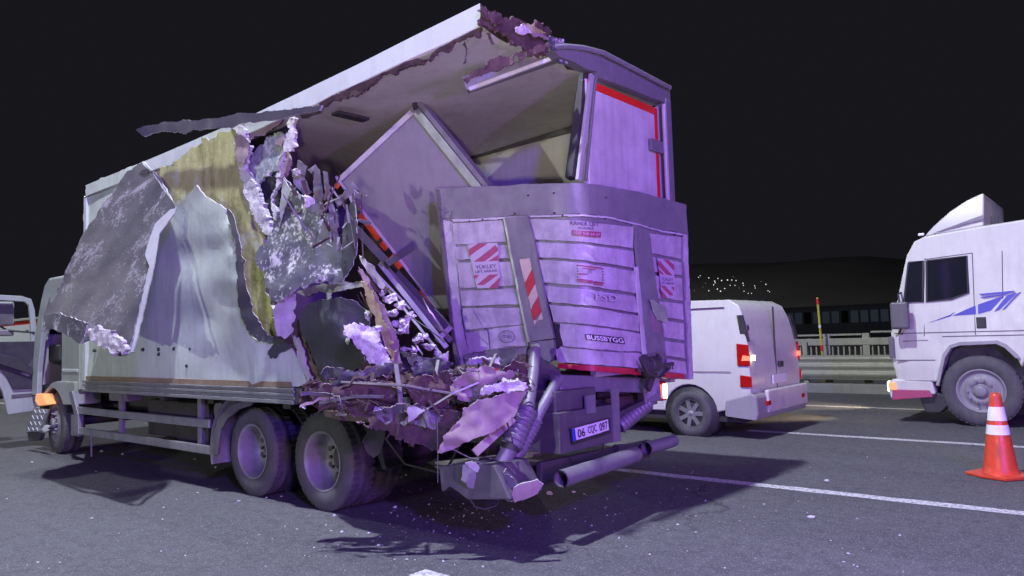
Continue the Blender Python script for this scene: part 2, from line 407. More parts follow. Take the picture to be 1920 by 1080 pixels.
def sheet(name, pts, mats, parent, thick=0.02, res=14, jag=1.5, amp=0.012, freq=3.0, Y=None, X=None, D=None,
          surf=None, smooth=True, seed=None, aniso=(1, 1, 1), label=None, off=0.0, extra=(), soft=420.0):
    """A plate traced on the surface it lies in: every outline point is (px, py[, shift]) measured on the plane Y / X,
    at distance D, or on surf(px, py); shift moves that point along the plane's axis (towards or away), so sheets can curl.
    mats = front, back, edge."""
    rnd = random.Random(seed if seed is not None else int(pts[0][0]*13 + pts[0][1]*7 + len(pts)))
    if surf is None:
        ctl = []
        for p in list(pts) + list(extra):
            s = p[2] if len(p) > 2 else 0.0
            q = at(p[0], p[1], Y=Y+s) if Y is not None else at(p[0], p[1], X=X+s) if X is not None else at(p[0], p[1], D=D+s)
            ctl.append((p[0], p[1], 1.0/depth(q)))
        x0 = sum(c[0] for c in ctl)/len(ctl); y0 = sum(c[1] for c in ctl)/len(ctl)
        a = solve3([((c[0]-x0)/100, (c[1]-y0)/100, c[2]) for c in ctl])
        lin = lambda x, y: a[0] + a[1]*(x-x0)/100 + a[2]*(y-y0)/100
        resid = [(c[0], c[1], c[2]-lin(c[0], c[1])) for c in ctl]
        def dep(x, y):
            s = w = 0.0
            for cx, cy, r in resid:
                k = 1.0/(((x-cx)**2+(y-cy)**2)+soft)**1.25; s += k*r; w += k
            return 1.0/(lin(x, y) + s/w)
        surf = lambda x, y: at(x, y, D=dep(x, y))
    out = jag_outline(pts, max(res*0.55, 3.0), jag, rnd)
    v2, fs = grid_fill(out, res, 0.3, rnd)
    bm = bmesh.new()
    sh = Vector((rnd.uniform(0, 50), rnd.uniform(0, 50), rnd.uniform(0, 50)))
    vs = []
    for x, y in v2:
        p = surf(x, y); dirn = (CAM - p).normalized()
        q = Vector((p.x*aniso[0], p.y*aniso[1], p.z*aniso[2]))
        d = noise.noise(q*freq + sh)*amp + noise.noise(q*freq*3.1 + sh)*amp*0.35 if amp else 0.0
        if amp > 0.015 and smooth: d += amp*0.9*(0.28 - abs(noise.noise(q*freq*0.9 + sh*1.7))) + amp*0.35*(0.28 - abs(noise.noise(q*freq*2.3 + sh*0.6)))
        vs.append(bm.verts.new(p + dirn*(d + (off(x, y) if callable(off) else off))))
    ff = []
    for f in fs:
        try: ff.append(bm.faces.new([vs[i] for i in f]))
        except ValueError: pass
    for v in [v for v in bm.verts if not v.link_faces]: bm.verts.remove(v)
    bm.normal_update()
    flip = sum((CAM - f.calc_center_median()).dot(f.normal) for f in bm.faces) < 0
    if flip: bmesh.ops.reverse_faces(bm, faces=bm.faces[:])
    bm.normal_update()
    front = bm.faces[:]; bnd = [e for e in bm.edges if e.is_boundary]
    back = {v: bm.verts.new(v.co - v.normal*thick) for v in list(bm.verts)}
    for f in front:
        g = bm.faces.new([back[v] for v in reversed(f.verts)]); g.material_index = 1; g.smooth = smooth; f.smooth = smooth
    for e in bnd:
        lp = e.link_loops[0]; a0, b0 = lp.vert, lp.link_loop_next.vert
        g = bm.faces.new([b0, a0, back[a0], back[b0]]); g.material_index = 2
        e.smooth = False
        for h in g.edges: h.smooth = False
    me = bpy.data.meshes.new(name); bm.to_mesh(me); bm.free()
    mats = [mats]*3 if isinstance(mats, str) else list(mats) + [mats[-1]]*(3-len(mats))
    for m in mats: me.materials.append(M[m])
    return link(name, me, parent, label=label)

def chunk(name, center, size, mat, parent, seed, rough=0.35, sub=3):
    """broken lump of foam"""
    bm = bmesh.new(); bmesh.ops.create_icosphere(bm, subdivisions=sub, radius=1.0)
    rnd = random.Random(seed); sh = Vector((rnd.uniform(0, 99),)*3)
    cuts = [(Vector((rnd.gauss(0,1), rnd.gauss(0,1), rnd.gauss(0,1))).normalized(), rnd.uniform(0.45, 0.8)) for _ in range(9)]
    for v in bm.verts:
        p = v.co.copy()
        for nrm, d in cuts:
            k = p.dot(nrm)
            if k > d: p -= nrm*(k-d)
        p *= 1 + rough*noise.noise(p*2.4 + sh) + 0.4*rough*noise.noise(p*7 + sh)
        v.co = Vector((p.x*size[0], p.y*size[1], p.z*size[2])) + Vector(center)
    me = bpy.data.meshes.new(name); bm.to_mesh(me); bm.free(); me.materials.append(M[mat])
    return link(name, me, parent)

def text_mesh(txt, bold=0.0):
    """2d triangles of a line of lettering scaled to the unit square; aspect kept in return"""
    cu = bpy.data.curves.new('lettering', 'FONT'); cu.body = txt; cu.offset = bold; cu.resolution_u = 3
    o = bpy.data.objects.new('lettering', cu); COL.objects.link(o)
    dg = bpy.context.evaluated_depsgraph_get(); me = bpy.data.meshes.new_from_object(o.evaluated_get(dg))
    vs = [(v.co.x, v.co.y) for v in me.vertices]; fs = [tuple(p.vertices) for p in me.polygons]
    bpy.data.objects.remove(o); bpy.data.curves.remove(cu); bpy.data.meshes.remove(me)
    x0 = min(v[0] for v in vs); x1 = max(v[0] for v in vs); y0 = min(v[1] for v in vs); y1 = max(v[1] for v in vs)
    return [((x-x0)/(x1-x0), (y-y0)/(y1-y0)) for x, y in vs], fs
def text_on(name, txt, quad, surf, mat, parent, off, bold=0.0):
    """lettering on a surface; quad = px corners bottom-left, bottom-right, top-right, top-left"""
    vs, fs = text_mesh(txt, bold); out = []
    for u, v in vs:
        a = [quad[0][i]*(1-u)+quad[1][i]*u for i in (0, 1)]; b = [quad[3][i]*(1-u)+quad[2][i]*u for i in (0, 1)]
        p = surf(a[0]*(1-v)+b[0]*v, a[1]*(1-v)+b[1]*v); out.append(p + (CAM-p).normalized()*off)
    me = bpy.data.meshes.new(name); me.from_pydata([tuple(p) for p in out], [], fs); me.materials.append(M[mat])
    return link(name, me, parent)
def structure(o): o['kind'] = 'structure'; return o

# ================================================================== SETTING
def build_setting():
    mb = MB(); mb.add([(-2500,-2500,-0.08),(2500,-2500,-0.08),(2500,2500,-0.08),(-2500,2500,-0.08)], [(0,1,2,3)])
    structure(mb.build('ground', 'terrain'))
    mb = MB(); mb.add([(-260,-9,0),(160,-9,0),(160,17.35,0),(-260,17.35,0)], [(0,1,2,3)])
    structure(mb.build('road', 'asphalt'))
    for y, segs in ((3.26, [(-3.60, -0.6)]), (6.92, [(-9.0, 6.0), (-27, -15), (18, 30)]),
                    (10.53, [(-4.49, 1.5), (-19, -13), (10.5, 16.5)]), (14.36, [(-200, 120)])):
        for a, b in segs:
            mb = MB(); w = 0.075 if y != 14.36 else 0.06; n = max(2, int((b-a)/0.25)) if b-a < 50 else 200
            rnd = random.Random(int(y*100)+int(a*10)); vs = []; fs = []
            for i in range(n+1):
                x = a + (b-a)*i/n
                e = 0.012 if b-a < 50 else 0.0
                vs += [(x, y-w+rnd.uniform(-e,e), 0.004), (x, y+w+rnd.uniform(-e,e), 0.004)]
            for i in range(n): fs.append((2*i, 2*i+2, 2*i+3, 2*i+1))
            mb.add(vs, fs); structure(mb.build('lane_marking', 'road_paint'))
    # verge strip behind the barrier
    mb = MB(); mb.box((-260, 17.35, -0.06), (160, 18.9, 0.02)); structure(mb.build('bridge_edge', 'concrete'))
    # dark hill with the lights of a town
    vs = []; fs = []; nx, ny = 60, 14
    for j in range(ny+1):
        for i in range(nx+1):
            x = -1500 + i*42.0; y = 560 + j*60.0
            r = max(0.0, 1 - ((x+480)/620)**2); h = 88*r*math.sin(math.pi*min(1, j/ny*1.0))**0.8
            h *= 1 + 0.25*noise.noise(Vector((x*0.006, y*0.006, 3)))
            vs.append((x, y, h-2))
    for j in range(ny):
        for i in range(nx): fs.append((j*(nx+1)+i, j*(nx+1)+i+1, (j+1)*(nx+1)+i+1, (j+1)*(nx+1)+i))
    mb = MB(); mb.add(vs, fs, 0, True); structure(mb.build('hill', 'terrain'))
    spots = [(1310,520,.6),(1313,517,.5),(1329,521,1),(1340,527,1),(1346,522,.8),(1353,526,1.3),(1364,525,1.5),(1372,525,.9),(1380,526,.9),
             (1338,534,.8),(1341,530,.9),(1369,535,.6),(1378,535,.6),(1393,531,.9),(1394,535,.6),(1415,536,.7),(1416,540,.5),(1436,533,1),(1345,542,1.2),(1351,546,1.5),
             (1359,541,.9),(1329,545,.9),(1302,545,.4),(1395,546,.6),(1403,550,.5),(1409,550,.5),(1440,545,.6),(1443,547,.5),(1323,531,.3),(1386,540,.3),(1427,528,.3),(1318,538,.3),(1375,519,.3)]
    me = None
    for x, y, s in spots:
        p = at(x, y, Y=520)
        if me is None:
            bm = bmesh.new(); bmesh.ops.create_icosphere(bm, subdivisions=1, radius=0.42); me = bpy.data.meshes.new('hillside_light'); bm.to_mesh(me); bm.free()
            me2 = me.copy(); me.materials.append(M['city_light']); me2.materials.append(M['city_light_dim'])
        o = link('hillside_light', me if s > 0.45 else me2, None, p); o.scale = (0.45+s*0.45,)*3
        tag(o, 'tiny white town light on the dark hillside above the van', 'town light', 'town lights on the dark hillside')
    # far low building behind the railing, a few dim windows
    b = thing('distant_building', 'dim low building far behind the railing with faint bluish windows', 'building', (-37, 120, 0))
    MB().box((-46, 120, -0.05), (-27, 128, 4.4)).build('wall', 'far_wall', b)
    MB().box((-46.4, 119.7, 4.4), (-26.6, 128.3, 4.7)).build('roof', 'chassis', b)
    rnd = random.Random(4)
    for i in range(13):
        x = -45.2 + i*1.4
        MB().box((x, 119.94, 2.0), (x+1.05, 120.05, 3.8)).build('window', 'dim_window' if i not in (3, 7) else 'glass_dark', b)

def build_barrier():
    # kerb and three-wave guard rail along the far edge
    k = MB().box((-90, 17.28, -0.02), (60, 17.75, 0.20)).build('kerb', 'concrete', bevel=0.02)
    structure(k)
    g = thing('guard_rail', 'long grey corrugated steel guard rail beyond the far lane', 'guard rail', (-5, 17.5, 0.2))
    prof = []
    zs = [0.29, 0.33, 0.37, 0.42, 0.45, 0.47, 0.50, 0.545, 0.59, 0.62, 0.645, 0.675, 0.72, 0.77, 0.80, 0.83]
    ys = [0.0, -.02, -.075, -.085, -.075, -.02, -.01, -.075, -.085, -.075, -.02, -.01, -.075, -.085, -.05, 0.0]
    mb = MB(); n = len(zs)
    for x0 in range(-60, 44, 4):
        vs = [(x0, 17.42+y, z) for y, z in zip(ys, zs)] + [(x0+4.06, 17.42+y-0.004, z) for y, z in zip(ys, zs)]
        vs += [(v[0], v[1]+0.008, v[2]) for v in vs]
        fs = [(i, i+1, n+i+1, n+i) for i in range(n-1)] + [(2*n+i, 3*n+i, 3*n+i+1, 2*n+i+1) for i in range(n-1)]
        m = MB().add(vs, fs, 0, True); m.build('beam', 'galvanised', g)
    me = MB().box((-0.05, -0.05, -0.3), (0.05, 0.05, 0.62)).mesh('post', 'galvanised')
    for x in range(-60, 45, 2): link('post', me, g, (x, 17.52, 0.5))
    # parapet railing behind
    r = thing('bridge_railing', 'grey bridge railing with thin upright bars behind the guard rail', 'railing', (-5, 18.2, 0))
    MB().box((-60, 18.12, 1.03), (40, 18.26, 1.19)).build('top_rail', 'galvanised', r, 0.01)
    MB().box((-60, 18.17, 1.255), (-4.95, 18.22, 1.295)).build('hand_rail', 'galvanised', r)
    MB().box((-4.75, 18.17, 1.305), (40, 18.22, 1.345)).build('hand_rail', 'galvanised', r)
    MB().box((-60, 18.14, 0.30), (40, 18.24, 0.38)).build('bottom_rail', 'galvanised', r)
    me = MB().box((-0.075, -0.06, 0), (0.075, 0.06, 1.20)).mesh('post', 'galvanised')
    for i in range(-22, 22):
        link('post', me, r, (-4.85 + i*0.85*1.02, 18.19, 0.1))
    me = MB().box((-0.016, -0.02, 0.38), (0.016, 0.02, 1.03)).mesh('baluster', 'galvanised')
    for i in range(-75, 75): link('baluster', me, r, (-4.85 + i*0.124, 18.19, 0))
    # delineator
    d = thing('delineator_post', 'thin yellow marker pole with red bands leaning at the guard rail', 'marker pole', (-5.63, 17.55, 0.2))
    p0 = Vector((-5.62, 17.56, 0.2)); p1 = Vector((-5.66, 17.5, 2.14)); L = lambda t: p0.lerp(p1, t)
    MB().tube([p0, p1], 0.026, 10).build('pole', 'yellow_pole', d)
    for a, b, m in ((0.92, 0.985, 'red_tape'), (0.37, 0.44, 'red_tape'), (0.645, 0.675, 'reflective_white')):
        MB().tube([L(a), L(b)], 0.031, 10).build('band', m, d)

def build_cone():
    c = at(1877, 893, Z=0.0)
    t = thing('traffic_cone', 'orange traffic cone with white reflective bands on the road', 'traffic cone', c)
    x, y = c.x, c.y
    pr = lambda z: 0.155 - (0.155-0.045)*(z/0.78)
    MB().lathe_z([(pr(.03)+.012, .03), (pr(.06), .06)] + [(pr(z/100), z/100) for z in range(10, 79, 4)] + [(0.030, .79), (0.03, 0.70)], 32, 0, (x, y, 0)).build('cone_body', 'cone_orange', t)
    a = 0.24
    pts = [(x+a*math.cos(q)*(1.22 if i % 2 == 0 else 1.0), y+a*math.sin(q)*(1.22 if i % 2 == 0 else 1.0)) for i, q in enumerate([math.pi/4*k + 0.25 for k in range(8)])]
    MB().prism(pts, 0.004, 0.035, 'Z').build('base', 'cone_orange', t, 0.008)
    for z0, z1 in ((0.53, 0.66), (0.40, 0.49)):
        MB().lathe_z([(pr(z0)+.003, z0), (pr(z1)+.003, z1)], 32, 0, (x, y, 0)).build('reflective_band', 'reflective_white', t)

# ------------------------------------------------------------------ wheels
def wheel_meshes(r, w, kind):
    """tyre, rim, hub meshes about the origin, outer face towards -Y"""
    k = r*0.60
    t = MB().lathe_y([(k, -w*.42), (k*1.04, -w*.5), (r*.80, -w*.52), (r*.93, -w*.48), (r*.985, -w*.40), (r, -w*.30), (r*.985, -w*.14), (r, -w*.12), (r, w*.12), (r*.985, w*.14),
                      (r, w*.30), (r*.985, w*.40), (r*.9, w*.5), (k, w*.5), (k, -w*.42)], 44)
    for a in range(44):                      # shoulder blocks
        q = 2*math.pi*a/44
        c, s = math.cos(q), math.sin(q)
        t.beam((c*r*.988, -w*.42, s*r*.988), (c*r*.988, -w*.17, s*r*.988), r*.085, r*.022, (c, 0, s))
        t.beam((c*r*.988, w*.42, s*r*.988), (c*r*.988, w*.17, s*r*.988), r*.085, r*.022, (c, 0, s))
    tm = t.mesh('tyre', 'rubber')
    if kind == 'dual':        # deep dished outer wheel
        rm = MB().lathe_y([(k*1.02, -w*.47), (k*1.03, -w*.50), (k*.98, -w*.50), (k*.93, -w*.42), (k*.90, -w*.1), (k*.86, w*.22), (k*.80, w*.30), (k*.40, w*.31)], 40).mesh('rim', 'rim')
        h = MB().lathe_y([(0.0, w*.13), (k*.20, w*.13), (k*.28, w*.17), (k*.30, w*.27), (k*.44, w*.28), (k*.44, w*.33)], 28)
        for a in range(10):
            q = 2*math.pi*a/10; h.tube([(k*.56*math.cos(q), w*.31, k*.56*math.sin(q)), (k*.56*math.cos(q), w*.21, k*.56*math.sin(q))], k*.06, 6)
        for a in range(8):
            q = 2*math.pi*(a+.5)/8; h.tube([(k*.71*math.cos(q), w*.31, k*.71*math.sin(q)), (k*.71*math.cos(q), w*.285, k*.71*math.sin(q))], k*.10, 10)
        hm = h.mesh('wheel', 'hub')
    elif kind == 'front':     # bulging front wheel
        rm = MB().lathe_y([(k*1.02, -w*.47), (k*1.03, -w*.50), (k*.96, -w*.49), (k*.90, -w*.35), (k*.84, -w*.30), (k*.62, -w*.52), (k*.40, -w*.56), (k*.36, -w*.5)], 40).mesh('rim', 'rim')
        h = MB().lathe_y([(0.0, -w*.72), (k*.22, -w*.72), (k*.28, -w*.66), (k*.30, -w*.5), (k*.42, -w*.5)], 24)
        for a in range(10):
            q = 2*math.pi*a/10; h.tube([(k*.52*math.cos(q), -w*.50, k*.52*math.sin(q)), (k*.52*math.cos(q), -w*.64, k*.52*math.sin(q))], k*.06, 6)
        hm = h.mesh('wheel', 'rim')
    else:                     # car wheel with five spoke cover
        rm = MB().lathe_y([(k*1.04, -w*.44), (k*1.06, -w*.49), (k*.98, -w*.50), (k*.95, -w*.40), (k*.95, w*.1), (0.0, w*.1)], 40).mesh('rim', 'hub')
        h = MB().lathe_y([(0.0, -w*.47), (k*.20, -w*.47), (k*.26, -w*.40), (k*.26, -w*.3)], 24)
        for a in range(7):
            q = 2*math.pi*a/7; c, s = math.cos(q), math.sin(q)
            h.beam((c*k*.18, -w*.41, s*k*.18), (c*k*.97, -w*.44, s*k*.97), k*.30, w*.10, (0, 1, 0))
        hm = h.mesh('wheel', 'aluminium')
    return tm, rm, hm
def put_wheel(parent, meshes, c, flip=False, tilt=0.0):
    tm, rm, hm = meshes
    w = link('wheel', hm, parent, c, (0, 0, math.pi + tilt if flip else tilt))
    link('tyre', tm, w); link('rim', rm, w); return w

def hull(name, outline, y0, y1, inset, mat, parent, res=0.16, bevel=0.04, noisy=0.0):
    """closed body: side outline (x, z) on both flanks, flanks drawn in by inset(x, z)"""
    pts = jag_outline(outline, res*0.8, 0.0, random.Random(1)); v2, fs = grid_fill(pts, res, 0.1, random.Random(2)); n = len(pts)
    vs = [(x, y0 + inset(x, z), z) for x, z in v2] + [(x, y1 - inset(x, z), z) for x, z in v2]; m = len(v2)
    faces = [tuple(f) for f in fs] + [tuple(i+m for i in reversed(f)) for f in fs]
    k = 6
    mb = MB(); mb.add(vs, faces, 0, True)
    rim = []
    for i in range(n):
        j = (i+1) % n
        mb.f.append([i, j, j+m, i+m]); mb.mi.append(0); mb.sm.append(True)
    me = mb.mesh(name, mat)
    o = link(name, me, parent, bevel=bevel)
    o.modifiers['edge'].segments = 4; o.modifiers['edge'].angle_limit = math.radians(50)
    o.modifiers['edge'].harden_normals = True
    return o

def arc_pts(cx, cz, r, a0, a1, n):
    return [(cx + r*math.cos(math.radians(a0+(a1-a0)*i/n)), cz + r*math.sin(math.radians(a0+(a1-a0)*i/n))) for i in range(n+1)]

def build_van():
    v = thing('white_van', 'white panel van passing behind the wrecked truck with lit tail lamp', 'van', (-6.5, 10.5, 0))
    y0, y1 = 9.60, 11.50; wx = -4.93; fx = -8.05
    out = [(-4.05, .42), (-4.03, .80), (-4.06, 1.25), (-4.13, 1.62), (-4.20, 1.80), (-4.34, 1.88), (-5.5, 1.91), (-7.0, 1.90), (-7.45, 1.82), (-8.25, 1.24), (-8.85, 1.08), (-9.0, .85), (-9.02, .40)]
    out += [(fx-.42, .34)] + [(x, z) for x, z in arc_pts(fx, .32, .40, 178, 2, 12)] + [(fx+.42, .34), (wx-.42, .34)]
    out += [(x, z) for x, z in arc_pts(wx, .32, .40, 178, 2, 12)] + [(wx+.42, .36)]
    ins = lambda x, z: 0.02 + max(0, z-0.95)**1.6*0.16 + max(0, .6-z)*.10 + (max(0, -8.2-x)**2*.25)
    hull('body', out, y0, y1, ins, 'van_white', v)
    MB().box((-9.0, y0+.10, .22), (-4.15, y1-.10, .36)).build('underbody', 'black_plastic', v)
    tr = wheel_meshes(.315, .215, 'car')
    for x in (wx, fx):
        put_wheel(v, tr, (x, y0+.14, .315)); put_wheel(v, tr, (x, y1-.14, .315), True)
        MB().lathe_y([(0, .05), (.40, .05), (.40, .34), (0, .34)], 24, 0, (x, y0, .33)).build('wheel_housing', 'black_plastic', v)
    bp = MB().prism([(-4.42, .30), (-3.97, .26), (-3.95, .34), (-3.96, .58), (-4.03, .62), (-4.40, .52)], y0+.01, y1-.01).build('rear_bumper', 'bumper_grey', v, 0.03)
    MB().box((-3.985, 9.95, .34), (-3.925, 11.46, .64)).build('bumper_panel', 'van_white', bp, 0.02)
    for y in (y0+.02, y1-.02):
        s = -1 if y < 10 else 1
        tl = MB().prism([(-4.20, .98), (-4.02, .98), (-4.035, 1.26), (-4.20, 1.28)], y-.005*s, y+.02*s).build('tail_lamp', 'lens_red', v, 0.012)
        MB().prism([(-4.13, 1.05), (-4.02, 1.05), (-4.025, 1.11), (-4.11, 1.12)], y+.015*s, y+.032*s).build('lit_bulb', 'lamp_tail', tl)
        MB().box((-4.025, y-.03*s, 1.05), (-3.998, y-.12*s, 1.12)).build('lit_bulb', 'lamp_core' if s < 0 else 'lamp_tail', tl)
        MB().prism([(-4.17, .70), (-4.01, .70), (-4.01, .84), (-4.17, .86)], y-.005*s, y+.022*s).build('reflector', 'lens_red', v, 0.01)
        MB().prism([(-4.15, 1.30), (-4.04, 1.30), (-4.115, 1.66), (-4.20, 1.66)], y+.045, y+.07 if s < 0 else y-.07).build('pillar_strip', 'black_plastic', v)
    MB().box((-4.30, y0+.004, .9), (-6.55, y0+.012, .905)).build('side_seam', 'black_plastic', v)
    MB().box((-4.40, y0+.115, 1.775), (-7.0, y0+.135, 1.782)).build('roof_seam', 'black_plastic', v)
    MB().box((-5.35, y0+.01, .5), (-5.345, y0+.03, 1.7)).build('door_seam', 'black_plastic', v)
    MB().prism([(-7.5, 1.74), (-8.2, 1.24), (-8.18, 1.22), (-7.48, 1.72)], y0+.22, y1-.22).build('windscreen', 'glass_dark', v)
    MB().prism([(-6.95, 1.68), (-7.42, 1.68), (-7.95, 1.22), (-6.95, 1.18)], y0+.03, y0+.09).build('side_window', 'glass_dark', v)
    MB().box((-4.055, 10.55, .55), (-4.03, 10.56, 1.78)).build('door_gap', 'black_plastic', v)
    for z in (1.05, 1.45): MB().box((-4.075, y0+.05, z), (-4.03 if z < 1.2 else -4.06, y0+.14, z+.07)).build('door_hinge', 'trim', v, .008)
    MB().box((-5.55, y0+.0, 1.0), (-5.38, y0+.03, 1.17)).build('fuel_flap', 'van_white', v, .012)
    for y in (9.9, 11.2): MB().box((-4.036, y, .44), (-3.915, y+.10, .50)).build('bumper_reflector', 'lens_red', bp, .004)
    pl = MB().box((-4.02, 10.35, .70), (-4.005, 10.85, .82)).build('number_plate', 'plate_white', v)
    MB().box((-4.028, 10.62, .92), (-3.995, 10.74, 1.0)).build('handle', 'black_plastic', v)

def build_white_truck():
    t = thing('white_truck', 'white lorry cab with roof deflector and blue stripes driving in the far lane', 'lorry', (-1, 13.5, 0))
    y0, y1 = 12.30, 14.65; wx = -1.82
    ax = [(-2.36, .42)] + [at(x, y, Y=12.3).xz[:] for x, y in ((1762, 715), (1772, 668), (1783, 651), (1800, 646), (1868, 643), (1884, 650), (1905, 668), (1916, 690))]
    out = [(-2.90, .62), (-2.96, .95), (-2.95, 1.34), (-2.88, 1.62), (-2.66, 2.50), (-2.55, 2.70), (-2.40, 2.765), (-1.70, 2.83), (-1.05, 2.87), (-.86, 2.84), (-.84, 1.0), (-1.24, 1.0)]
    out += [tuple(p) for p in reversed(ax[1:])] + [(-2.38, .62)]
    ins = lambda x, z: max(0, z-1.6)*.05 + max(0, -2.75-x)*.35
    hull('cab', out, y0, y1, ins, 'truck_white', t, 0.2, 0.07)
    MB().box((-2.7, y0+.25, .55), (-.9, y1-.25, 1.2)).build('wheel_housing', 'black_plastic', t)
    S = lambda px, py: at(px, py, Y=12.275)
    def side(name, pts, mat, th=.02, dy=0.0, parent=t, bevel=.004):
        q = [at(x, y, Y=12.3) for x, y in pts]
        return MB().prism([(p.x, p.z) for p in q], 12.30-.006+dy, 12.30+.05+dy).build(name, mat, parent, bevel)
    for nm, pts in (('side_window', [(1737, 489), (1812, 480), (1816, 549), (1784, 561), (1738, 566)]), ('quarter_window', [(1703, 492), (1730, 489), (1731, 566), (1695, 567)])):
        q = [at(x, y, Y=12.31) for x, y in pts]
        g = MB(); n = len(q)
        vs = [(p.x, 12.30+ins(p.x, p.z)-.012, p.z) for p in q]; vs += [(v[0], v[1]+.03, v[2]) for v in vs]
        g.add(vs, [tuple(range(n)), tuple(range(2*n-1, n-1, -1))]+[(i, n+i, n+(i+1) % n, (i+1) % n) for i in range(n)])
        w = g.build(nm, 'glass_dark', t)
        f = MB(); f.tube([Vector(v) for v in vs[:n]]+[Vector(vs[0])], .014, 6); f.build('frame', 'black_plastic', w)
    mi = MB().box((-2.86, 12.02, 1.40), (-2.62, 12.16, 1.80)).build('mirror', 'trim', t, 0.03)
    MB().tube([(-2.74, 12.10, 1.80), (-2.76, 12.14, 1.92), (-2.76, 12.36, 1.95)], .014).build('arm', 'black_plastic', mi)
    MB().tube([(-2.74, 12.10, 1.40), (-2.78, 12.14, 1.34), (-2.78, 12.36, 1.33)], .014).build('arm', 'black_plastic', mi)
    # deflector shell
    d = []
    prof = [(-2.42, 2.765), (-2.30, 2.90), (-2.08, 3.10), (-1.86, 3.24), (-1.66, 3.32), (-1.64, 3.30), (-1.66, 2.835)]
    hull('roof_deflector', prof, y0+.12, y1-.12, lambda x, z: max(0, z-2.85)*.22, 'truck_white', t, 0.15, 0.03)
    MB().prism([(-2.30, 2.80), (-1.66, 2.93), (-1.66, 2.99)], y0+.10, y0+.115).build('deflector_crease', 'lift_grey', t)
    MB().box((-2.5, y0+.1, 2.78), (-2.42, y0+.16, 2.82)).build('roof_lamp', 'reflective_white', t, .01)
    # bumper, lamps, grille
    b = MB().prism([(-2.99, .36), (-3.02, .60), (-2.95, .66), (-2.42, .64), (-2.38, .44)], y0+.01, y1-.01).build('bumper', 'truck_white', t, 0.03)
    MB().prism([(-2.97, .34), (-2.96, .50), (-2.46, .50), (-2.42, .40)], y0-.004, y0+.3).build('bumper_insert', 'placard_red', b, .01)
    for y in (y0+.22, y1-.22):
        h = MB().box((-3.035, y-.19, .46), (-2.96, y+.19, .62)).build('headlamp', 'lamp_head', t, .02)
    MB().box((-3.0, y0-.01, .49), (-2.90, y0+.02, .61)).build('turn_signal', 'lamp_amber', t, .01)
    MB().box((-2.972, y0+.25, .95), (-2.93, y1-.25, 1.3)).build('grille', 'black_plastic', t)
    MB().box((-2.97, y0-.004, .97), (-2.90, y0+.03, 1.29)).build('corner_vent', 'trim', t, .01)
    MB().prism([(-2.92, 1.66), (-2.68, 2.50), (-2.66, 2.49), (-2.90, 1.65)], y0+.2, y1-.2).build('windscreen', 'glass_dark', t)
    for z, x1 in ((1.33, -2.88), (1.27, -2.25), (.93, -2.88)):
        MB().box((x1, y0-.004, z), (-2.36 if z < 1 else -.86, y0+.02, z+.014)).build('body_seam', 'trim', t)
    for pts in ([(1733, 484), (1733, 630)], [(1822, 474), (1826, 560), (1829, 628)], [(1733, 486), (1822, 474)], [(1878, 470), (1880, 560)], [(1693, 640), (1740, 638)]):
        MB().tube([Vector((p.x, 12.30 + ins(p.x, p.z) - .001, p.z)) for p in (at(x, y, Y=12.3) for x, y in pts)], .006, 6).build('door_seam', 'trim', t)
    MB().prism([(p.x, p.z) for p in [at(x, y, Y=12.3) for x, y in ((1755, 722), (1768, 664), (1781, 647), (1800, 641), (1870, 638), (1888, 646), (1910, 666), (1914, 672), (1905, 672), (1884, 652), (1868, 645), (1800, 648), (1784, 653), (1773, 670), (1761, 724))]], 12.27, 12.34).build('arch_lip', 'bumper_grey', t, .006)
    q = at(1840, 605, Y=12.3); MB().box((q.x-.06, y0-.015, q.z-.08), (q.x+.06, y0+.02, q.z+.08)).build('door_handle', 'black_plastic', t, .01)
    for pts in ([(1786, 592), (1812, 580), (1829, 573), (1830, 589)], [(1834, 571), (1882, 554), (1858, 582), (1834, 589)], [(1742, 605), (1782, 590), (1790, 585), (1782, 593)],
                [(1836, 551), (1900, 545), (1904, 548), (1842, 554)], [(1838, 557), (1895, 549), (1880, 554), (1845, 559)], [(1888, 554), (1906, 549), (1874, 581), (1864, 584)],
                [(1909, 549), (1914, 547), (1884, 580), (1879, 581)]):
        side('stripe', pts, 'stripe_blue', dy=-.001, bevel=0)
    wm = wheel_meshes(.50, .30, 'front')
    put_wheel(t, wm, (wx, y0+.17, .50)); put_wheel(t, wm, (wx, y1-.17, .50), True)
    st = MB().prism([(-2.55, .16), (-2.36, .16), (-2.10, .42), (-2.40, .46), (-2.62, .42)], y0+.08, y0+.4).build('step', 'black_plastic', t, .02)
    MB().box((-2.6, 12.9, .55), (7.5, 14.0, .85)).build('chassis_frame', 'chassis', t)
    for x in (4.2, 5.5):
        put_wheel(t, wm, (x, y0+.17, .50)); put_wheel(t, wm, (x, y1-.17, .50), True)
    MB().box((-.70, y0-.05, 1.05), (7.6, y1+.05, 3.6)).build('cargo_box', 'truck_white', t, .03)
    spot('headlamp_light', (-3.10, y0+.22, .56), (-14, y0-.6, -.2), 300, (1.0, .80, .55), 70, .8, .07)
    spot('headlamp_light', (-3.10, y1-.22, .56), (-14, y1-.9, -.2), 300, (1.0, .80, .55), 70, .8, .07)

# ================================================================== WRECKED BOX TRUCK
YL, YR, XF, XR = 3.80, 6.33, -10.42, -3.36
TRUCK = None
def roof_z(x):
    k = [(-10.44, 3.62), (-8.4, 3.64), (-6.33, 3.68), (-4.8, 3.75), (-3.42, 3.83)]
    for (a, za), (b, zb) in zip(k, k[1:]):
        if x <= b: return za + (zb-za)*(x-a)/(b-a)
    return k[-1][1]

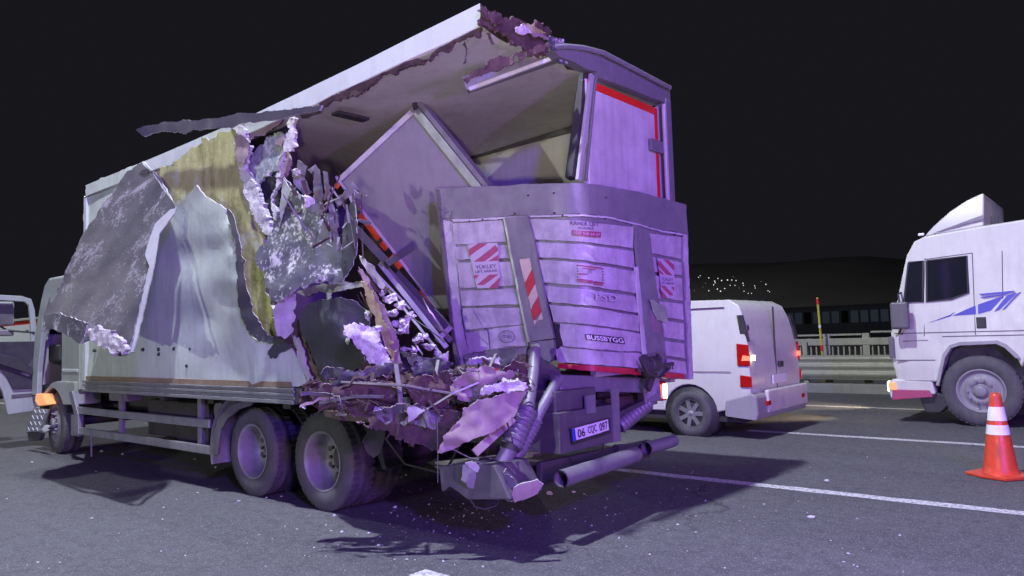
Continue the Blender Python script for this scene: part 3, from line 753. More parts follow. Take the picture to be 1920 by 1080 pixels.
def build_box_body(T):
    # roof slab with a torn rear edge on the left
    nx, ny = 64, 26; vs = []; fs = []; mi = []
    rnd = random.Random(3)
    tear = []
    for j in range(ny+1):
        y = YL + (YR-YL)*j/ny
        tr = 0.0
        if y < 5.3: tr = (0.04 + 0.10*abs(noise.noise(Vector((y*3.7, 0, 1)))) + 0.05*rnd.random())*min(1, (y-YL)/.25)*min(1, (5.3-y)/.3)
        tear.append(tr)
    for lay in (0, 1):
        for i in range(nx+1):
            for j in range(ny+1):
                x = XF + (-3.42-XF)*i/nx; y = YL + (YR-YL)*j/ny
                if i > nx*0.85: x -= tear[j]*((i/nx-.85)/.15)
                z = roof_z(x) - 0.02*abs((y-5.06)/1.26)**4 - (0.16 if lay else 0)
                z += 0.006*noise.noise(Vector((x*1.1, y*1.1, 0))) - (0.02 if lay and y < 5 else 0)*noise.noise(Vector((x*2, y*2, 5)))
                vs.append((x, y, z))
    N = (nx+1)*(ny+1); idx = lambda l, i, j: l*N + i*(ny+1) + j
    mb = MB()
    top = [(idx(0,i,j), idx(0,i+1,j), idx(0,i+1,j+1), idx(0,i,j+1)) for i in range(nx) for j in range(ny)]
    bot = [(idx(1,i,j), idx(1,i,j+1), idx(1,i+1,j+1), idx(1,i+1,j)) for i in range(nx) for j in range(ny)]
    mb.add(vs, top, 0, True)
    def more(fl, m, sm=False):
        for f in fl: mb.f.append(list(f)); mb.mi.append(m); mb.sm.append(sm)
    more(bot, 1, True)
    more([(idx(0,i,0), idx(1,i,0), idx(1,i+1,0), idx(0,i+1,0)) for i in range(nx)], 0)
    more([(idx(0,i,ny), idx(0,i+1,ny), idx(1,i+1,ny), idx(1,i,ny)) for i in range(nx)], 0)
    more([(idx(0,0,j), idx(0,0,j+1), idx(1,0,j+1), idx(1,0,j)) for j in range(ny)], 0)
    more([(idx(0,nx,j), idx(1,nx,j), idx(1,nx,j+1), idx(0,nx,j+1)) for j in range(ny)], 2)
    mb.build('roof', ['roof_white', 'inner_white', 'charred'], T)
    # right wall, front wall, floor
    w = MB().prism([(XF, 1.0), (XR-.02, 1.0), (XR-.02, 3.60), (-6.3, 3.50), (XF, 3.46)], 6.235, YR-.005).build('right_wall', 'inner_white', T)
    p0 = at(880, 290, Y=6.2); p1 = at(1078, 238, Y=6.2)
    MB().beam((-10.2, 6.215, p0.z-(p1.z-p0.z)*.9), (p0.x, 6.215, p0.z), .04, .075).build('load_rail', 'trim', w)
    MB().beam(p0, p1, .05, .085).build('load_rail', 'trim', w)
    MB().box((XF, YL+.06, 1.0), (XF+.06, 6.23, 3.46)).build('front_wall', 'inner_white', T)
    fl = []
    mb = MB()
    for i in range(10):         # floor planks, broken off towards the rear left
        ya = YL+.05 + i*.247
        xe = -4.05 - max(0, 1.6-i*.35)*.55 + .18*noise.noise(Vector((i*1.7, 2, 0)))
        MB().box((XF+.06, ya, 1.02), (xe, ya+.241, 1.10)).build('floor_plank', 'splinter', T)
    MB().box((-5.4, 4.0, .80), (-3.50, 6.2, .92)).build('floor_shadow_blocker', 'charred', T, .01)  # hidden slab added to block the overhead lamp and fill the ground shadow
    MB().prism([(-5.2, 3.72), (-4.8, 3.58), (-4.2, 3.56), (-3.9, 3.70), (-3.52, 3.98), (-3.52, 4.03), (-5.2, 4.03)], .86, .91, 'Z').build('edge_shadow_blocker', 'charred', T)  # hidden plate, widened outwards so the shadow on the road stays unbroken
    MB().beam(at(628, 212, Z=3.50), at(686, 225, Z=3.50), .11, .025).build('ceiling_lamp', 'black_plastic', T)
    # side rail of the floor frame: ribbed aluminium extrusion, brown band above it
    r = MB()
    for z0, z1, o in ((.93, .965, 0), (.968, .995, .012), (.998, 1.025, 0), (1.028, 1.05, .012), (1.052, 1.07, 0)):
        r.box((XF, YL-.03+o, z0), (-5.72, YL+.05, z1))
    r.build('floor_rail', 'aluminium', T, 0.004)
    sheet('crushed_rail_end', [(552, 724), (600, 728), (618, 742), (612, 756), (580, 756), (553, 751)], ['trim', 'charred', 'charred'], T, .03, 8, 2, .03, 6, Y=YL-.02)
    MB().box((XF, YL-.012, 1.072), (-5.78, YL+.03, 1.125)).build('rubbing_strip', 'brown_band', T, .003)
    MB().box((XF-.02, YL-.02, .95), (XF+.07, YL+.05, 3.46)).build('corner_post', 'roof_white', T, .01)
    # roof rail under the left roof edge, torn lining below it
    MB().beam((XF, YL-.012, 3.44), (-8.3, YL-.012, 3.455), .02, .018).build('roof_rail', 'trim', T)
    sheet('torn_roof_batten', [(898, 44), (900, 66), (880, 68), (820, 96), (760, 126), (700, 156), (640, 184), (600, 204), (598, 193), (680, 150), (760, 112), (840, 74)],
          ['charred', 'charred', 'splinter'], T, .03, 9, 2.2, .03, 8, Y=YL+.02)
    for q in ([(870, 75), (873, 75), (872, 118), (868, 120)], [(912, 62), (918, 62), (926, 82), (922, 84)], [(560, 210), (598, 205), (606, 200), (600, 212), (566, 222)]):
        sheet('torn_shred', q, 'charred', T, .006, 6, .8, .01, 9, Y=YL+.1)
    # torn rear edge of the roof
    sheet('torn_roof_lining', [(903, 12), (930, 20), (960, 32), (1000, 48), (1030, 66), (1036, 78), (1022, 104), (1004, 98), (990, 92), (972, 86), (950, 66), (925, 54), (905, 46)],
          ['charred', 'charred', 'splinter'], T, .03, 8, 2.6, .05, 7, X=-3.36)
    for q, m in (([(906, 24), (928, 24), (946, 40), (940, 46), (920, 38)], 'splinter'), ([(968, 52), (985, 46), (1005, 54), (996, 62), (972, 60)], 'foam_white'),
                 ([(998, 58), (1022, 66), (1026, 74), (1004, 70)], 'pink_sheet'), ([(1026, 70), (1040, 70), (1060, 84), (1050, 96), (1034, 92)], 'backing_light'),
                 ([(975, 40), (1000, 46), (1024, 62), (1010, 66), (985, 52)], 'foam_yellow')):
        sheet('torn_lining_shred', q, m, T, .015, 4, 1.6, .03, 8, X=-3.32)

def build_rear_frame(T):
    # header: right part still straight, left part bent into the box
    sheet('rear_header', [(1036, 93), (1062, 89), (1095, 92), (1130, 101), (1190, 132), (1256, 166), (1257, 202), (1249, 194), (1190, 170), (1126, 146), (1119, 134), (1098, 128), (1080, 118), (1050, 106)], 'lift_grey', T, .09, 11, .3, .008, 5, X=-3.32)
    MB().tube([at(1034, 90, X=-3.33), at(1062, 87, X=-3.31), at(1095, 90, X=-3.30), at(1130, 99, X=-3.29), at(1190, 130, X=-3.29), at(1256, 165, X=-3.29)], .022, 10).build('header_pipe', 'lift_grey', T)
    sheet('torn_gasket', [(1046, 108), (1060, 104), (1088, 108), (1084, 114), (1064, 119), (1052, 120)], 'backing_light', T, .01, 6, 1.2, .02, 8, X=-3.36)
    a = at(1052, 98, X=-3.42); b = at(872, 160, Z=3.50)
    bb = MB(); bb.beam(a, b, .10, .12); be = bb.build('bent_header', 'lift_grey', T, .008)
    a2 = at(1040, 108, X=-3.45); b2 = at(880, 168, Z=3.46)
    MB().beam(a2+(CAM-a2).normalized()*.07, b2+(CAM-b2).normalized()*.07, .03, .03).build('header_lip', 'door_white', be)
    sheet('header_tear', [(868, 148), (905, 128), (950, 108), (990, 92), (1028, 78), (1030, 92), (980, 112), (930, 134), (876, 158)], ['splinter', 'charred', 'charred'], T, .01, 5, 1.6, .03, 8, D=5.55,
          extra=())
    # right post, centre post
    MB().box((-3.42, 6.24, 1.05), (-3.30, 6.345, 3.66)).build('rear_post', 'lift_grey', T, .012)
    MB().box((-3.33, 6.20, 1.05), (-3.298, 6.238, 3.60)).build('post_lip', 'door_white', T, .006)
    c0 = at(1108, 130, X=-3.40); c1 = at(1085, 345, X=-3.40)
    # rear right door: panel, lock rods, gaskets, red tape
    z0, z1 = 1.12, 3.57; ya, yb = 5.02, 6.19
    d = MB().box((-3.44, ya, z0), (-3.375, yb, z1)).build('rear_door', 'door_white', T, .01)
    def rod(px0, py0, px1, py1, x, w, m, nm, dp=.03):
        p = at(px0, py0, X=x); q = at(px1, py1, X=x); q = p + (q-p)*0.985
        MB().beam(p, q, w, dp, (1, 0, 0)).build(nm, m, d, .004)
    rod(1098, 128, 1070, 338, -3.42, .075, 'black_plastic', 'door_seal', .07)
    rod(1109, 140, 1084, 342, -3.36, .050, 'door_grey', 'door_edge')
    rod(1119, 122, 1098, 342, -3.345, .022, 'lift_grey', 'lock_rod', .022)
    MB().box((-3.374, ya+.02, z1-.075), (-3.366, yb-.01, z1-.01)).build('red_tape', 'red_tape', d)
    MB().box((-3.374, yb-.055, z1-.32), (-3.366, yb-.01, z1-.078)).build('red_tape', 'red_tape', d)
    MB().box((-3.374, yb-.055, z0), (-3.366, yb-.01, z1-.44)).build('red_tape', 'red_tape', d)
    for z in (3.19, 2.2, 1.4): MB().box((-3.36, yb-.20, z-.06), (-3.33, 6.26, z+.05)).build('hinge', 'lift_grey', d, .006)
    MB().box((-3.374, ya+.25, 1.3), (-3.366, ya+.9, 1.34)).build('red_tape', 'red_tape', d)
    # pieces of metal poking up at the roof edge
    for x, y in ((1113, 94), (1128, 100)): chunk('torn_bolt', at(x, y, X=-3.3), (.02, .02, .015), 'aluminium', T, x, .4, 2)

def build_fallen_door(T):
    A = at(781, 196, D=6.75); B = at(632, 336, D=7.25); C = at(838, 604, D=7.0)
    L = (C-B); n = (A-B).cross(L).normalized()
    if n.dot(CAM-A) < 0: n = -n
    Lx = L*1.10
    Dp = A + Lx; C2 = B + Lx
    q = [B, A, Dp, C2]
    mb = MB(); vs = q + [p - n*.05 for p in q]
    mb.add(vs, [(0,1,2,3),(7,6,5,4),(0,4,5,1),(1,5,6,2),(2,6,7,3),(3,7,4,0)])
    d = mb.build('fallen_rear_door', 'door_inner', T, .006, label='white rear door leaning inside the torn box')
    def edge(p, q, w, hgt, m, nm, out=.02):
        MB().beam(p+n*out, q+n*out, w, hgt, n).build(nm, m, d, .003)
    u = (A-B).normalized(); l = L.normalized()
    edge(A-u*.03, A-u*.03+Lx, .08, .05, 'aluminium', 'door_edge', .012)
    edge(A+u*.04-l*.25, A+u*.04+Lx, .045, .09, 'lift_grey', 'door_profile', -.01)
    edge(B+l*.03, A+l*.03, .05, .03, 'door_white', 'door_edge', .012)
    edge(A-l*.22+u*.12, A+l*.05-u*.02, .05, .05, 'black_plastic', 'hinge_arm', .02)
    edge(B+u*.02-l*.02, C+u*.02+l*.15, .025, .02, 'door_white', 'door_lip', .02)
    # red tape in dashes along the lower long edge
    k = [(0.02, 0.05), (0.24, 0.42), (0.44, 0.49), (0.53, 0.62), (0.78, 1.02)]
    for i, (a, b) in enumerate(k):
        edge(B+L*a-u*.02, B+L*b-u*.02, .055, .012, 'orange_tape', 'red_tape', .036)
    edge(B+L*.66+u*.05, B+L*.98+u*.05, .01, .01, 'aluminium', 'door_lip', .04)

def build_torn_side(T):
    P = T
    skin = ['skin', 'backing', 'foam_white']
    # what is left of the outer skin of the left wall
    W = [(162, 713), (161, 560), (160, 349), (200, 331), (268, 302), (300, 335), (326, 384, -.02), (340, 384, -.05), (350, 368, -.10), (368, 347, -.16), (384, 368, -.12), (412, 383, -.16),
         (424, 392, -.20), (434, 432, -.24), (443, 480, -.26), (444, 530, -.24), (450, 580, -.18), (462, 618, -.12), (486, 639, -.06), (520, 645, -.03), (545, 652), (560, 675), (576, 721), (560, 725), (360, 718)]
    sheet('side_panel', W, skin, P, .012, 12, .8, .009, 1.7, Y=YL, aniso=(1.6, 1, .35), smooth=True,
          extra=[(400, 470, -.05), (420, 560, -.06), (390, 600, -.01), (330, 600, 0), (250, 600, 0), (200, 650, 0), (300, 690, 0), (450, 690, 0), (390, 420, -.10), (350, 480, -.01)])
    # rolled back lip along the tear
    sheet('rolled_lip', [(424, 392, -.20), (436, 400, -.20), (452, 470, -.22), (462, 540, -.20), (476, 590, -.14), (500, 628, -.08), (535, 640, -.05), (520, 648, -.05), (486, 641, -.07), (462, 619, -.13), (450, 580, -.19), (444, 530, -.25), (443, 480, -.27), (434, 432, -.25)],
          ['backing_dark', 'skin', 'foam_white'], P, .008, 9, 1.0, .012, 6, Y=YL-.005)
    # torn dark residue along the bottom of the tear
    sheet('tear_residue', [(478, 640), (500, 646), (540, 646), (556, 650), (540, 655), (520, 668), (505, 672), (498, 660), (480, 656)], 'backing_dark', P, .004, 6, 2.4, .004, 10, Y=YL-.035)
    for x, y in ((176, 657), (241, 656), (267, 655.5), (297, 655), (326, 654), (357, 653.5), (389, 653), (427, 652), (464, 651), (297, 664), (350, 686)):
        q = at(x, y, Y=YL-.012); MB().lathe_y([(0, -.014), (.018, -.010), (.022, 0), (.022, .02)], 10, 0, q).build('rivet', 'black_plastic', P)
    # yellow foam core laid bare
    sheet('foam_core', [(270, 326), (300, 312), (350, 286), (400, 259), (438, 236), (452, 255), (452, 300), (462, 345), (480, 400), (500, 440), (508, 480), (500, 520), (508, 560), (516, 620), (512, 652), (480, 640), (440, 560), (420, 460), (400, 400), (340, 420), (300, 370)],
          ['foam_yellow', 'inner_white', 'foam_white'], P, .05, 11, 2.0, .014, 5, Y=YL-.004)
    # ragged white foam edge
    sheet('foam_edge', [(432, 227), (455, 230), (461, 248), (466, 272), (460, 300), (457, 314), (474, 340), (486, 372), (497, 396), (507, 418), (509, 446), (498, 440), (482, 418), (468, 384), (456, 345), (444, 312), (441, 290), (445, 262)],
          'foam_white', P, .05, 7, 2.2, .04, 8, Y=YL-.03)
    sheet('foam_shred', [(440, 255), (450, 252), (462, 262), (464, 290), (456, 306), (444, 300), (440, 280)], 'pink_sheet', P, .01, 7, 1, .02, 7, Y=YL-.09)
    # dangling trim strip along the roof
    sheet('roof_trim_strip', [(254, 244, -.10), (270, 236), (330, 229), (400, 222), (480, 212), (560, 203), (603, 197), (598, 207), (560, 214), (500, 226), (440, 235), (380, 242), (330, 247), (285, 249), (270, 256, -.10)],
          ['strip_purple', 'skin_dull', 'skin_dull'], P, .02, 8, .8, .012, 5, Y=YL-.14, label='grey trim strip dangling from the roof edge')
    sheet('torn_lining', [(462, 248), (478, 234), (505, 225), (530, 224), (520, 236), (500, 248), (470, 262)], ['pink_sheet', 'charred', 'charred'], P, .02, 8, 1, .02, 6, Y=YL+.02)
    sheet('grey_foam', [(456, 330), (466, 300), (480, 280), (498, 262), (520, 248), (532, 252), (530, 290), (522, 318), (505, 330), (480, 346), (462, 350)], ['foam_grey', 'backing', 'foam_white'], P, .03, 8, 2, .03, 7, Y=YL+.08)
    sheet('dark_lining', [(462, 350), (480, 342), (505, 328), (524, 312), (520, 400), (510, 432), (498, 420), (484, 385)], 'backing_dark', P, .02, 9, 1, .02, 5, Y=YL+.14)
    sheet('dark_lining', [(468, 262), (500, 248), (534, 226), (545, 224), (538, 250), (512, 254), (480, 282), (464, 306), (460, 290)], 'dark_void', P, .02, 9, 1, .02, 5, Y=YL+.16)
    sheet('lining_shred', [(512, 272), (530, 256), (534, 262), (528, 274)], 'pink_sheet', P, .008, 6, 1, .01, 5, Y=YL)
    sheet('torn_post', [(543, 220), (554, 220), (552, 252), (547, 282), (532, 286), (526, 312), (522, 350), (518, 400), (511, 424), (510, 396), (518, 340), (524, 300), (534, 262)], 'foam_white', P, .03, 6, 1.5, .02, 8, Y=YL-.03)
    sheet('torn_post_side', [(530, 286), (540, 284), (544, 300), (536, 330), (528, 350), (524, 330)], 'pink_sheet', P, .02, 6, 1, .02, 8, Y=YL+.03)  # pinkish sheet beside the torn post
    # crumpled dark sheet hanging over the hole
    sheet('crumpled_sheet', [(531, 330), (545, 346, -.02), (572, 374), (598, 394), (616, 410, .05), (630, 440, .06), (640, 468, .05), (650, 490), (652, 512), (642, 527), (606, 528, -.08), (574, 538, -.14), (545, 550, -.2), (520, 566, -.2), (506, 558, -.16),
                             (496, 512, -.12), (480, 493, -.18), (480, 472, -.12), (500, 452, -.08), (512, 428), (524, 380)],
          ['backing_light', 'skin', 'foam_white'], P, .012, 9, 1.6, .05, 4, Y=YL-.06, label='crumpled dark inner sheet with foam left on it')
    sheet('crumple_fold', [(523, 424), (526, 380), (531, 334), (546, 356), (540, 372), (532, 396)], ['skin_dull', 'backing', 'foam_white'], P, .008, 8, .8, .02, 7, Y=YL-.10)
    sheet('dark_blade', [(664, 360), (669, 420), (669, 470), (660, 500), (644, 522), (640, 500), (641, 450), (646, 410)], ['backing_dark', 'backing', 'skin'], P, .008, 9, .6, .02, 5, Y=YL-.10)
    for q, d in (([(588, 312), (600, 318), (606, 370), (600, 386), (588, 380)], 5.85), ([(604, 320), (613, 322), (624, 380), (636, 425), (629, 430), (616, 392)], 5.8), ([(628, 378), (662, 341), (673, 353), (650, 372), (632, 388)], 5.75),
                 ([(575, 385), (598, 380), (612, 392), (600, 400), (582, 396)], 5.7), ([(612, 400), (622, 396), (640, 460), (632, 470)], 5.8), ([(558, 300), (575, 312), (570, 330), (556, 322)], 5.95), ([(576, 318), (592, 308), (596, 314), (584, 326)], 5.95),
                 ([(545, 316), (570, 330), (585, 362), (570, 366), (552, 346)], 6.0)):
        sheet('bent_bracket', q, ['trim', 'steel', 'lift_grey'], P, .02, 7, .5, .02, 8, D=d)
    chunk('foam_lump', at(578, 378, D=5.72), (.05, .05, .05), 'foam_white', P, 11)
    chunk('foam_lump', at(556, 322, D=5.9), (.06, .04, .03), 'foam_white', P, 12)
    # lower bulging sheet over the wheels
    sheet('bulged_sheet', [(562, 588, 0), (575, 572, -.08), (600, 562, -.14), (640, 558, -.16), (668, 566, -.10), (686, 582, -.04), (693, 604), (694, 640), (684, 676), (664, 694), (650, 712), (640, 734), (614, 737), (600, 706), (584, 668), (566, 628)],
          ['backing_dark', 'skin', 'skin'], P, .01, 10, .8, .03, 3, Y=YL-.02, extra=[(620, 600, -.24), (640, 640, -.22), (620, 680, -.10)], label='bulged dark sheet below the hole in the side')
    sheet('curled_skin', [(511, 586, -.16), (522, 564, -.18), (548, 548, -.14), (555, 552, -.04), (553, 590, -.02), (550, 622, -.05), (534, 636, -.10), (518, 628, -.14)], ['lift_white', 'skin', 'foam_white'], P, .01, 8, 1, .03, 5, Y=YL-.04)
    sheet('curled_skin', [(546, 628), (558, 632), (570, 660), (580, 700), (590, 716), (578, 722), (566, 690), (556, 660)], ['lift_white', 'brown_band', 'foam_white'], P, .012, 7, 1.4, .02, 7, Y=YL-.02)
    sheet('torn_wood', [(556, 600), (566, 592), (566, 628), (584, 670), (600, 708), (614, 736), (600, 734), (580, 696), (562, 650), (552, 628)], 'brown_band', P, .03, 7, 1.6, .03, 8, Y=YL+.02)
    sheet('upper_brim', [(556, 548), (600, 534), (645, 527), (690, 530), (694, 541), (650, 542), (600, 546), (572, 556)], ['door_white', 'splinter', 'splinter'], P, .02, 8, 1, .02, 6, Y=YL+.12)
    sheet('bent_bracket', [(612, 540), (618, 540), (620, 560), (613, 562)], 'lift_white', P, .01, 6, .5, .005, 6, Y=YL+.2)
    # strips and foam between the hole and the tail lift
    sheet('core_strip', [(676, 528), (690, 532), (712, 575), (730, 620), (742, 664), (738, 676), (722, 652), (704, 606), (686, 560)], 'foam_yellow', P, .03, 7, 1.2, .02, 6, D=5.72)
    sheet('skin_strip', [(672, 500), (690, 520), (700, 545), (720, 575), (748, 640), (752, 690), (742, 712), (734, 690), (732, 640), (708, 590), (688, 545)], ['pink_sheet', 'skin', 'foam_white'], P, .012, 8, 1, .02, 5, D=5.75)
    sheet('skin_strip', [(672, 478), (680, 482), (706, 510), (722, 535), (712, 540), (690, 512)], ['aluminium', 'skin', 'foam_white'], P, .01, 7, .8, .02, 6, D=5.8)
    sheet('torn_lining', [(670, 505), (690, 512), (730, 540), (722, 552), (700, 545), (680, 528)], 'charred', P, .01, 8, 1, .03, 6, D=5.85)
    sheet('foam_slab', [(644, 609), (668, 606), (702, 612), (712, 634), (722, 652), (730, 672), (738, 690), (732, 712), (712, 700), (704, 682), (688, 676), (676, 655), (660, 636)], 'foam_white', P, .05, 7, 2.2, .05, 7, D=5.45)
    rnd = random.Random(21)
    for x, y, sx, sy in ((728, 560, 18, 13), (748, 572, 14, 9), (735, 588, 19, 10), (756, 612, 21, 15), (742, 606, 10, 8), (786, 636, 16, 10), (806, 650, 20, 9), (775, 655, 10, 7), (770, 592, 14, 8), (690, 592, 10, 10), (652, 640, 5, 7), (760, 655, 12, 6), (820, 662, 8, 6), (716, 548, 8, 8), (800, 632, 10, 7)):
        s = 5.9/F
        chunk('foam_lump', at(x, y, D=5.85), (sx*s, sx*s*.7, sy*s), 'foam_white', P, int(x+y), .45)
    sheet('torn_slab', [(750, 660), (790, 668), (830, 676), (842, 692), (800, 700), (770, 684)], ['backing', 'charred', 'foam_white'], P, .02, 8, 1.5, .03, 6, D=6.0)
    sheet('torn_slab', [(742, 700), (780, 676), (820, 690), (806, 706), (770, 716), (748, 716)], 'charred', P, .02, 8, 1.5, .03, 6, D=5.9)
    sheet('torn_slab', [(808, 690), (822, 668), (842, 658), (838, 680), (826, 696)], 'lift_white', P, .012, 6, 1.6, .03, 6, D=5.95)
    # long aluminium profiles fallen out of the door frame
    def bar(p, q, da, db, w, h, m, nm='frame_profile'):
        MB().beam(at(*p, D=da), at(*q, D=db), w, h, CAM-at(*p, D=da)).build(nm, m, P, .004)
    bar((712, 494), (838, 652), 6.4, 6.2, .045, .04, 'aluminium')
    bar((722, 500), (846, 640), 6.45, 6.3, .05, .05, 'trim')
    bar((742, 512), (842, 618), 6.5, 6.45, .075, .05, 'black_plastic')
    bar((694, 500), (836, 676), 6.3, 6.05, .022, .03, 'aluminium')
    bar((682, 488), (770, 580), 6.2, 6.2, .02, .03, 'steel')
    bar((724, 496), (772, 464), 6.3, 6.4, .06, .05, 'black_plastic', 'hinge_arm')
    bar((818, 640), (846, 612), 6.25, 6.3, .045, .04, 'steel', 'hinge_arm')
    bar((668, 430), (728, 495), 6.3, 6.35, .07, .05, 'black_plastic')
    # front flap: outer wall peeled off and folded out over the front
    sheet('peeled_panel', [(266, 304, 0), (290, 330, -.02), (312, 362, -.06), (330, 392, -.12), (318, 398, -.18), (296, 432, -.28), (284, 470, -.38), (276, 520, -.5), (262, 570, -.62), (246, 640, -.75), (238, 664, -.80), (222, 668, -.80), (196, 646, -.80), (176, 636, -.82), (150, 644, -.82), (116, 622, -.82), (96, 614, -.80),
                            (77, 622, -.78), (84, 590, -.72), (110, 544, -.60), (136, 480, -.48), (162, 430, -.34), (196, 378, -.2), (236, 324, -.06)],
          ['flap_face', 'skin', 'skin_dull'], P, .018, 10, .8, .05, 2.6, Y=YL-.05, label='peeled side panel folded out and hanging, dark torn face outward')
    sheet('panel_edge', [(330, 390, -.13), (320, 392, -.15), (290, 420, -.28), (276, 460, -.38), (272, 478, -.42), (280, 500, -.48), (270, 540, -.55), (258, 600, -.66), (244, 660, -.80), (250, 660, -.80), (266, 600, -.64), (284, 520, -.48), (298, 440, -.28), (326, 402, -.15)],
          ['skin_dull', 'skin_dull', 'skin_dull'], P, .012, 7, .4, .012, 6, Y=YL-.09)
    sheet('foam_slab', [(160, 620, -.82), (180, 612, -.82), (206, 620, -.82), (222, 634, -.82), (236, 652, -.82), (232, 664, -.82), (206, 664, -.82), (190, 648, -.82), (172, 640, -.82)], 'foam_white', P, .04, 4, 1.6, .04, 14, Y=YL-.10)
    sheet('panel_fold', [(84, 592, -.74), (112, 586, -.80), (140, 596, -.84), (164, 606, -.84), (158, 628, -.84), (150, 645, -.84), (116, 624, -.84), (100, 616, -.82), (78, 622, -.80)], ['backing_light', 'skin', 'foam_white'], P, .012, 8, 1, .04, 5, Y=YL-.10)

def build_wreckage(T):
    # crushed floor, timber and lining behind the wheels
    sheet('crushed_floor', [(566, 724), (610, 716), (650, 704), (700, 716), (742, 700), (790, 706), (850, 694), (905, 690), (975, 690), (992, 712), (990, 742), (930, 752), (890, 770), (866, 794), (824, 796), (760, 792), (706, 780), (660, 770), (612, 764), (572, 752)],
          ['splinter', 'charred', 'splinter'], T, .05, 5, 2.2, .10, 9, D=5.42, smooth=True, seed=5)
    layers = [([(590, 730), (640, 722), (690, 728), (700, 742), (650, 748), (600, 746)], 'charred', 5.42), ([(640, 700), (690, 690), (752, 682), (760, 694), (700, 712), (650, 722)], 'trim', 5.36),
              ([(690, 752), (740, 744), (800, 748), (850, 756), (846, 770), (790, 764), (730, 768), (696, 764)], 'splinter', 5.30), ([(700, 726), (760, 718), (820, 722), (880, 712), (884, 724), (820, 738), (750, 738), (706, 740)], 'splinter', 5.34),
              ([(840, 730), (870, 708), (905, 698), (925, 704), (905, 726), (870, 746), (848, 752)], 'pink_sheet', 5.22), ([(905, 716), (940, 702), (985, 700), (990, 716), (950, 720), (915, 730)], 'splinter', 5.2),
              ([(770, 708), (806, 690), (836, 684), (830, 700), (800, 716), (776, 720)], 'splinter', 5.44), ([(600, 752), (650, 752), (690, 764), (700, 776), (660, 770), (610, 764)], 'charred', 5.32), ([(646, 742), (672, 742), (674, 758), (650, 758)], 'lift_grey', 5.28),
              ([(706, 736), (730, 730), (742, 752), (738, 778), (716, 778), (708, 760)], 'splinter', 5.28), ([(744, 742), (764, 740), (770, 776), (750, 780)], 'splinter', 5.3), ([(690, 768), (730, 762), (742, 770), (720, 778), (694, 776)], 'foam_white', 5.2),
              ([(840, 776), (880, 756), (940, 742), (984, 730), (980, 740), (930, 756), (880, 776), (850, 790)], 'chassis', 5.24), ([(800, 752), (850, 746), (860, 760), (830, 776), (804, 770)], 'splinter', 5.26), ([(880, 736), (920, 728), (900, 744), (884, 750)], 'foam_white', 5.2)]
    for q, m, d in layers[1::2]: sheet('torn_layer', q, [m, 'charred', 'splinter'], T, .025, 4.5, 1.6, .035, 14, D=d, smooth=True)
    sheet('crushed_beam', [(690, 776), (760, 762), (830, 764), (880, 752), (950, 738), (985, 728), (980, 742), (900, 772), (860, 792), (800, 796), (730, 790)], ['charred', 'charred', 'splinter'], T, .05, 6, 2, .05, 9, D=5.40, smooth=True)
    sheet('torn_plywood', [(668, 792), (700, 778), (760, 772), (810, 768), (868, 772), (880, 790), (868, 806), (846, 832), (820, 848), (786, 834), (740, 818), (706, 808)], ['charred', 'splinter', 'pink_sheet'], T, .012, 7, 2.6, .07, 4.5, D=5.08)
    sheet('pale_scrap', [(764, 764), (776, 762), (798, 768), (784, 778), (766, 792)], 'lift_white', T, .008, 6, 1, .02, 6, D=4.92)
    sheet('bent_panel', [(990, 732, .1), (978, 752, .05), (964, 782), (934, 804), (892, 822), (852, 838), (821, 849), (832, 828), (848, 802), (862, 788), (868, 768), (896, 750), (948, 737)], ['pink_sheet', 'charred', 'lift_white'], T, .010, 8, 1.2, .06, 4, D=4.95, label='bent pinkish panel hanging below the rear corner')
    sheet('bent_panel_fold', [(822, 849), (834, 824), (850, 800), (862, 790), (856, 806), (846, 826), (866, 832), (840, 846)], 'pink_sheet', T, .01, 6, 1, .03, 6, D=4.93)
    a, b = at(890, 850, D=5.0), at(962, 784, D=5.2)
    MB().beam(a, b, .06, .02, CAM-a).build('loose_plank', 'pink_sheet', T, .003)
    sheet('foam_sliver', [(901, 735), (916, 722), (946, 714), (972, 714), (991, 726), (966, 732), (930, 734), (905, 742)], 'foam_white', T, .04, 6, 1.8, .03, 8, D=4.98)
    sheet('foam_sliver', [(862, 690), (880, 672), (906, 670), (940, 674), (938, 684), (900, 690), (874, 702)], 'lift_white', T, .03, 6, 1.8, .03, 8, D=5.7)
    sheet('red_scrap', [(906, 698), (916, 690), (934, 692), (938, 700), (920, 702)], 'red_tape', T, .01, 6, 1, .01, 6, D=5.3)
    sheet('pale_scrap', [(948, 690), (960, 680), (986, 690), (980, 700), (960, 700)], 'lift_white', T, .01, 6, 1, .02, 6, D=5.3)
    # torn strips of sheet, lining and timber lying across each other
    def strip(x, y, D, ang, L, w, m, rnd, droop=.5):
        pts = []; dx, dy = math.cos(ang), math.sin(ang); k = 7; bend = rnd.gauss(0, .5)
        p = at(x, y, D=D); d = (RIGHT*dx + DOWN*dy - FWD*rnd.uniform(-.3, .4)).normalized(); up = (-DOWN + FWD*rnd.uniform(-.6, .6)).normalized()
        a = d.cross(up).normalized()
        vs = []; fs = []
        for i in range(k):
            t = i/(k-1); c = p + d*(L*(t-.5)) + DOWN*(droop*L*max(0, t-.55)*.5) + a*(.25*bend*L*(t-.5)**2) + Vector((0, 0, .25*w*rnd.gauss(0, 1)))
            n2 = (up*math.cos(bend*t*2) + a*math.sin(bend*t*2)); ww = w*rnd.uniform(.55, 1.0)
            e = a if abs(bend) > 5 else n2
            vs += [c + e*ww*.5, c - e*ww*.5, c - e*ww*.5 - d.cross(e)*.006, c + e*ww*.5 - d.cross(e)*.006]
        for i in range(k-1):
            b = 4*i
            for q in range(4): fs.append((b+q, b+(q+1) % 4, b+4+(q+1) % 4, b+4+q))
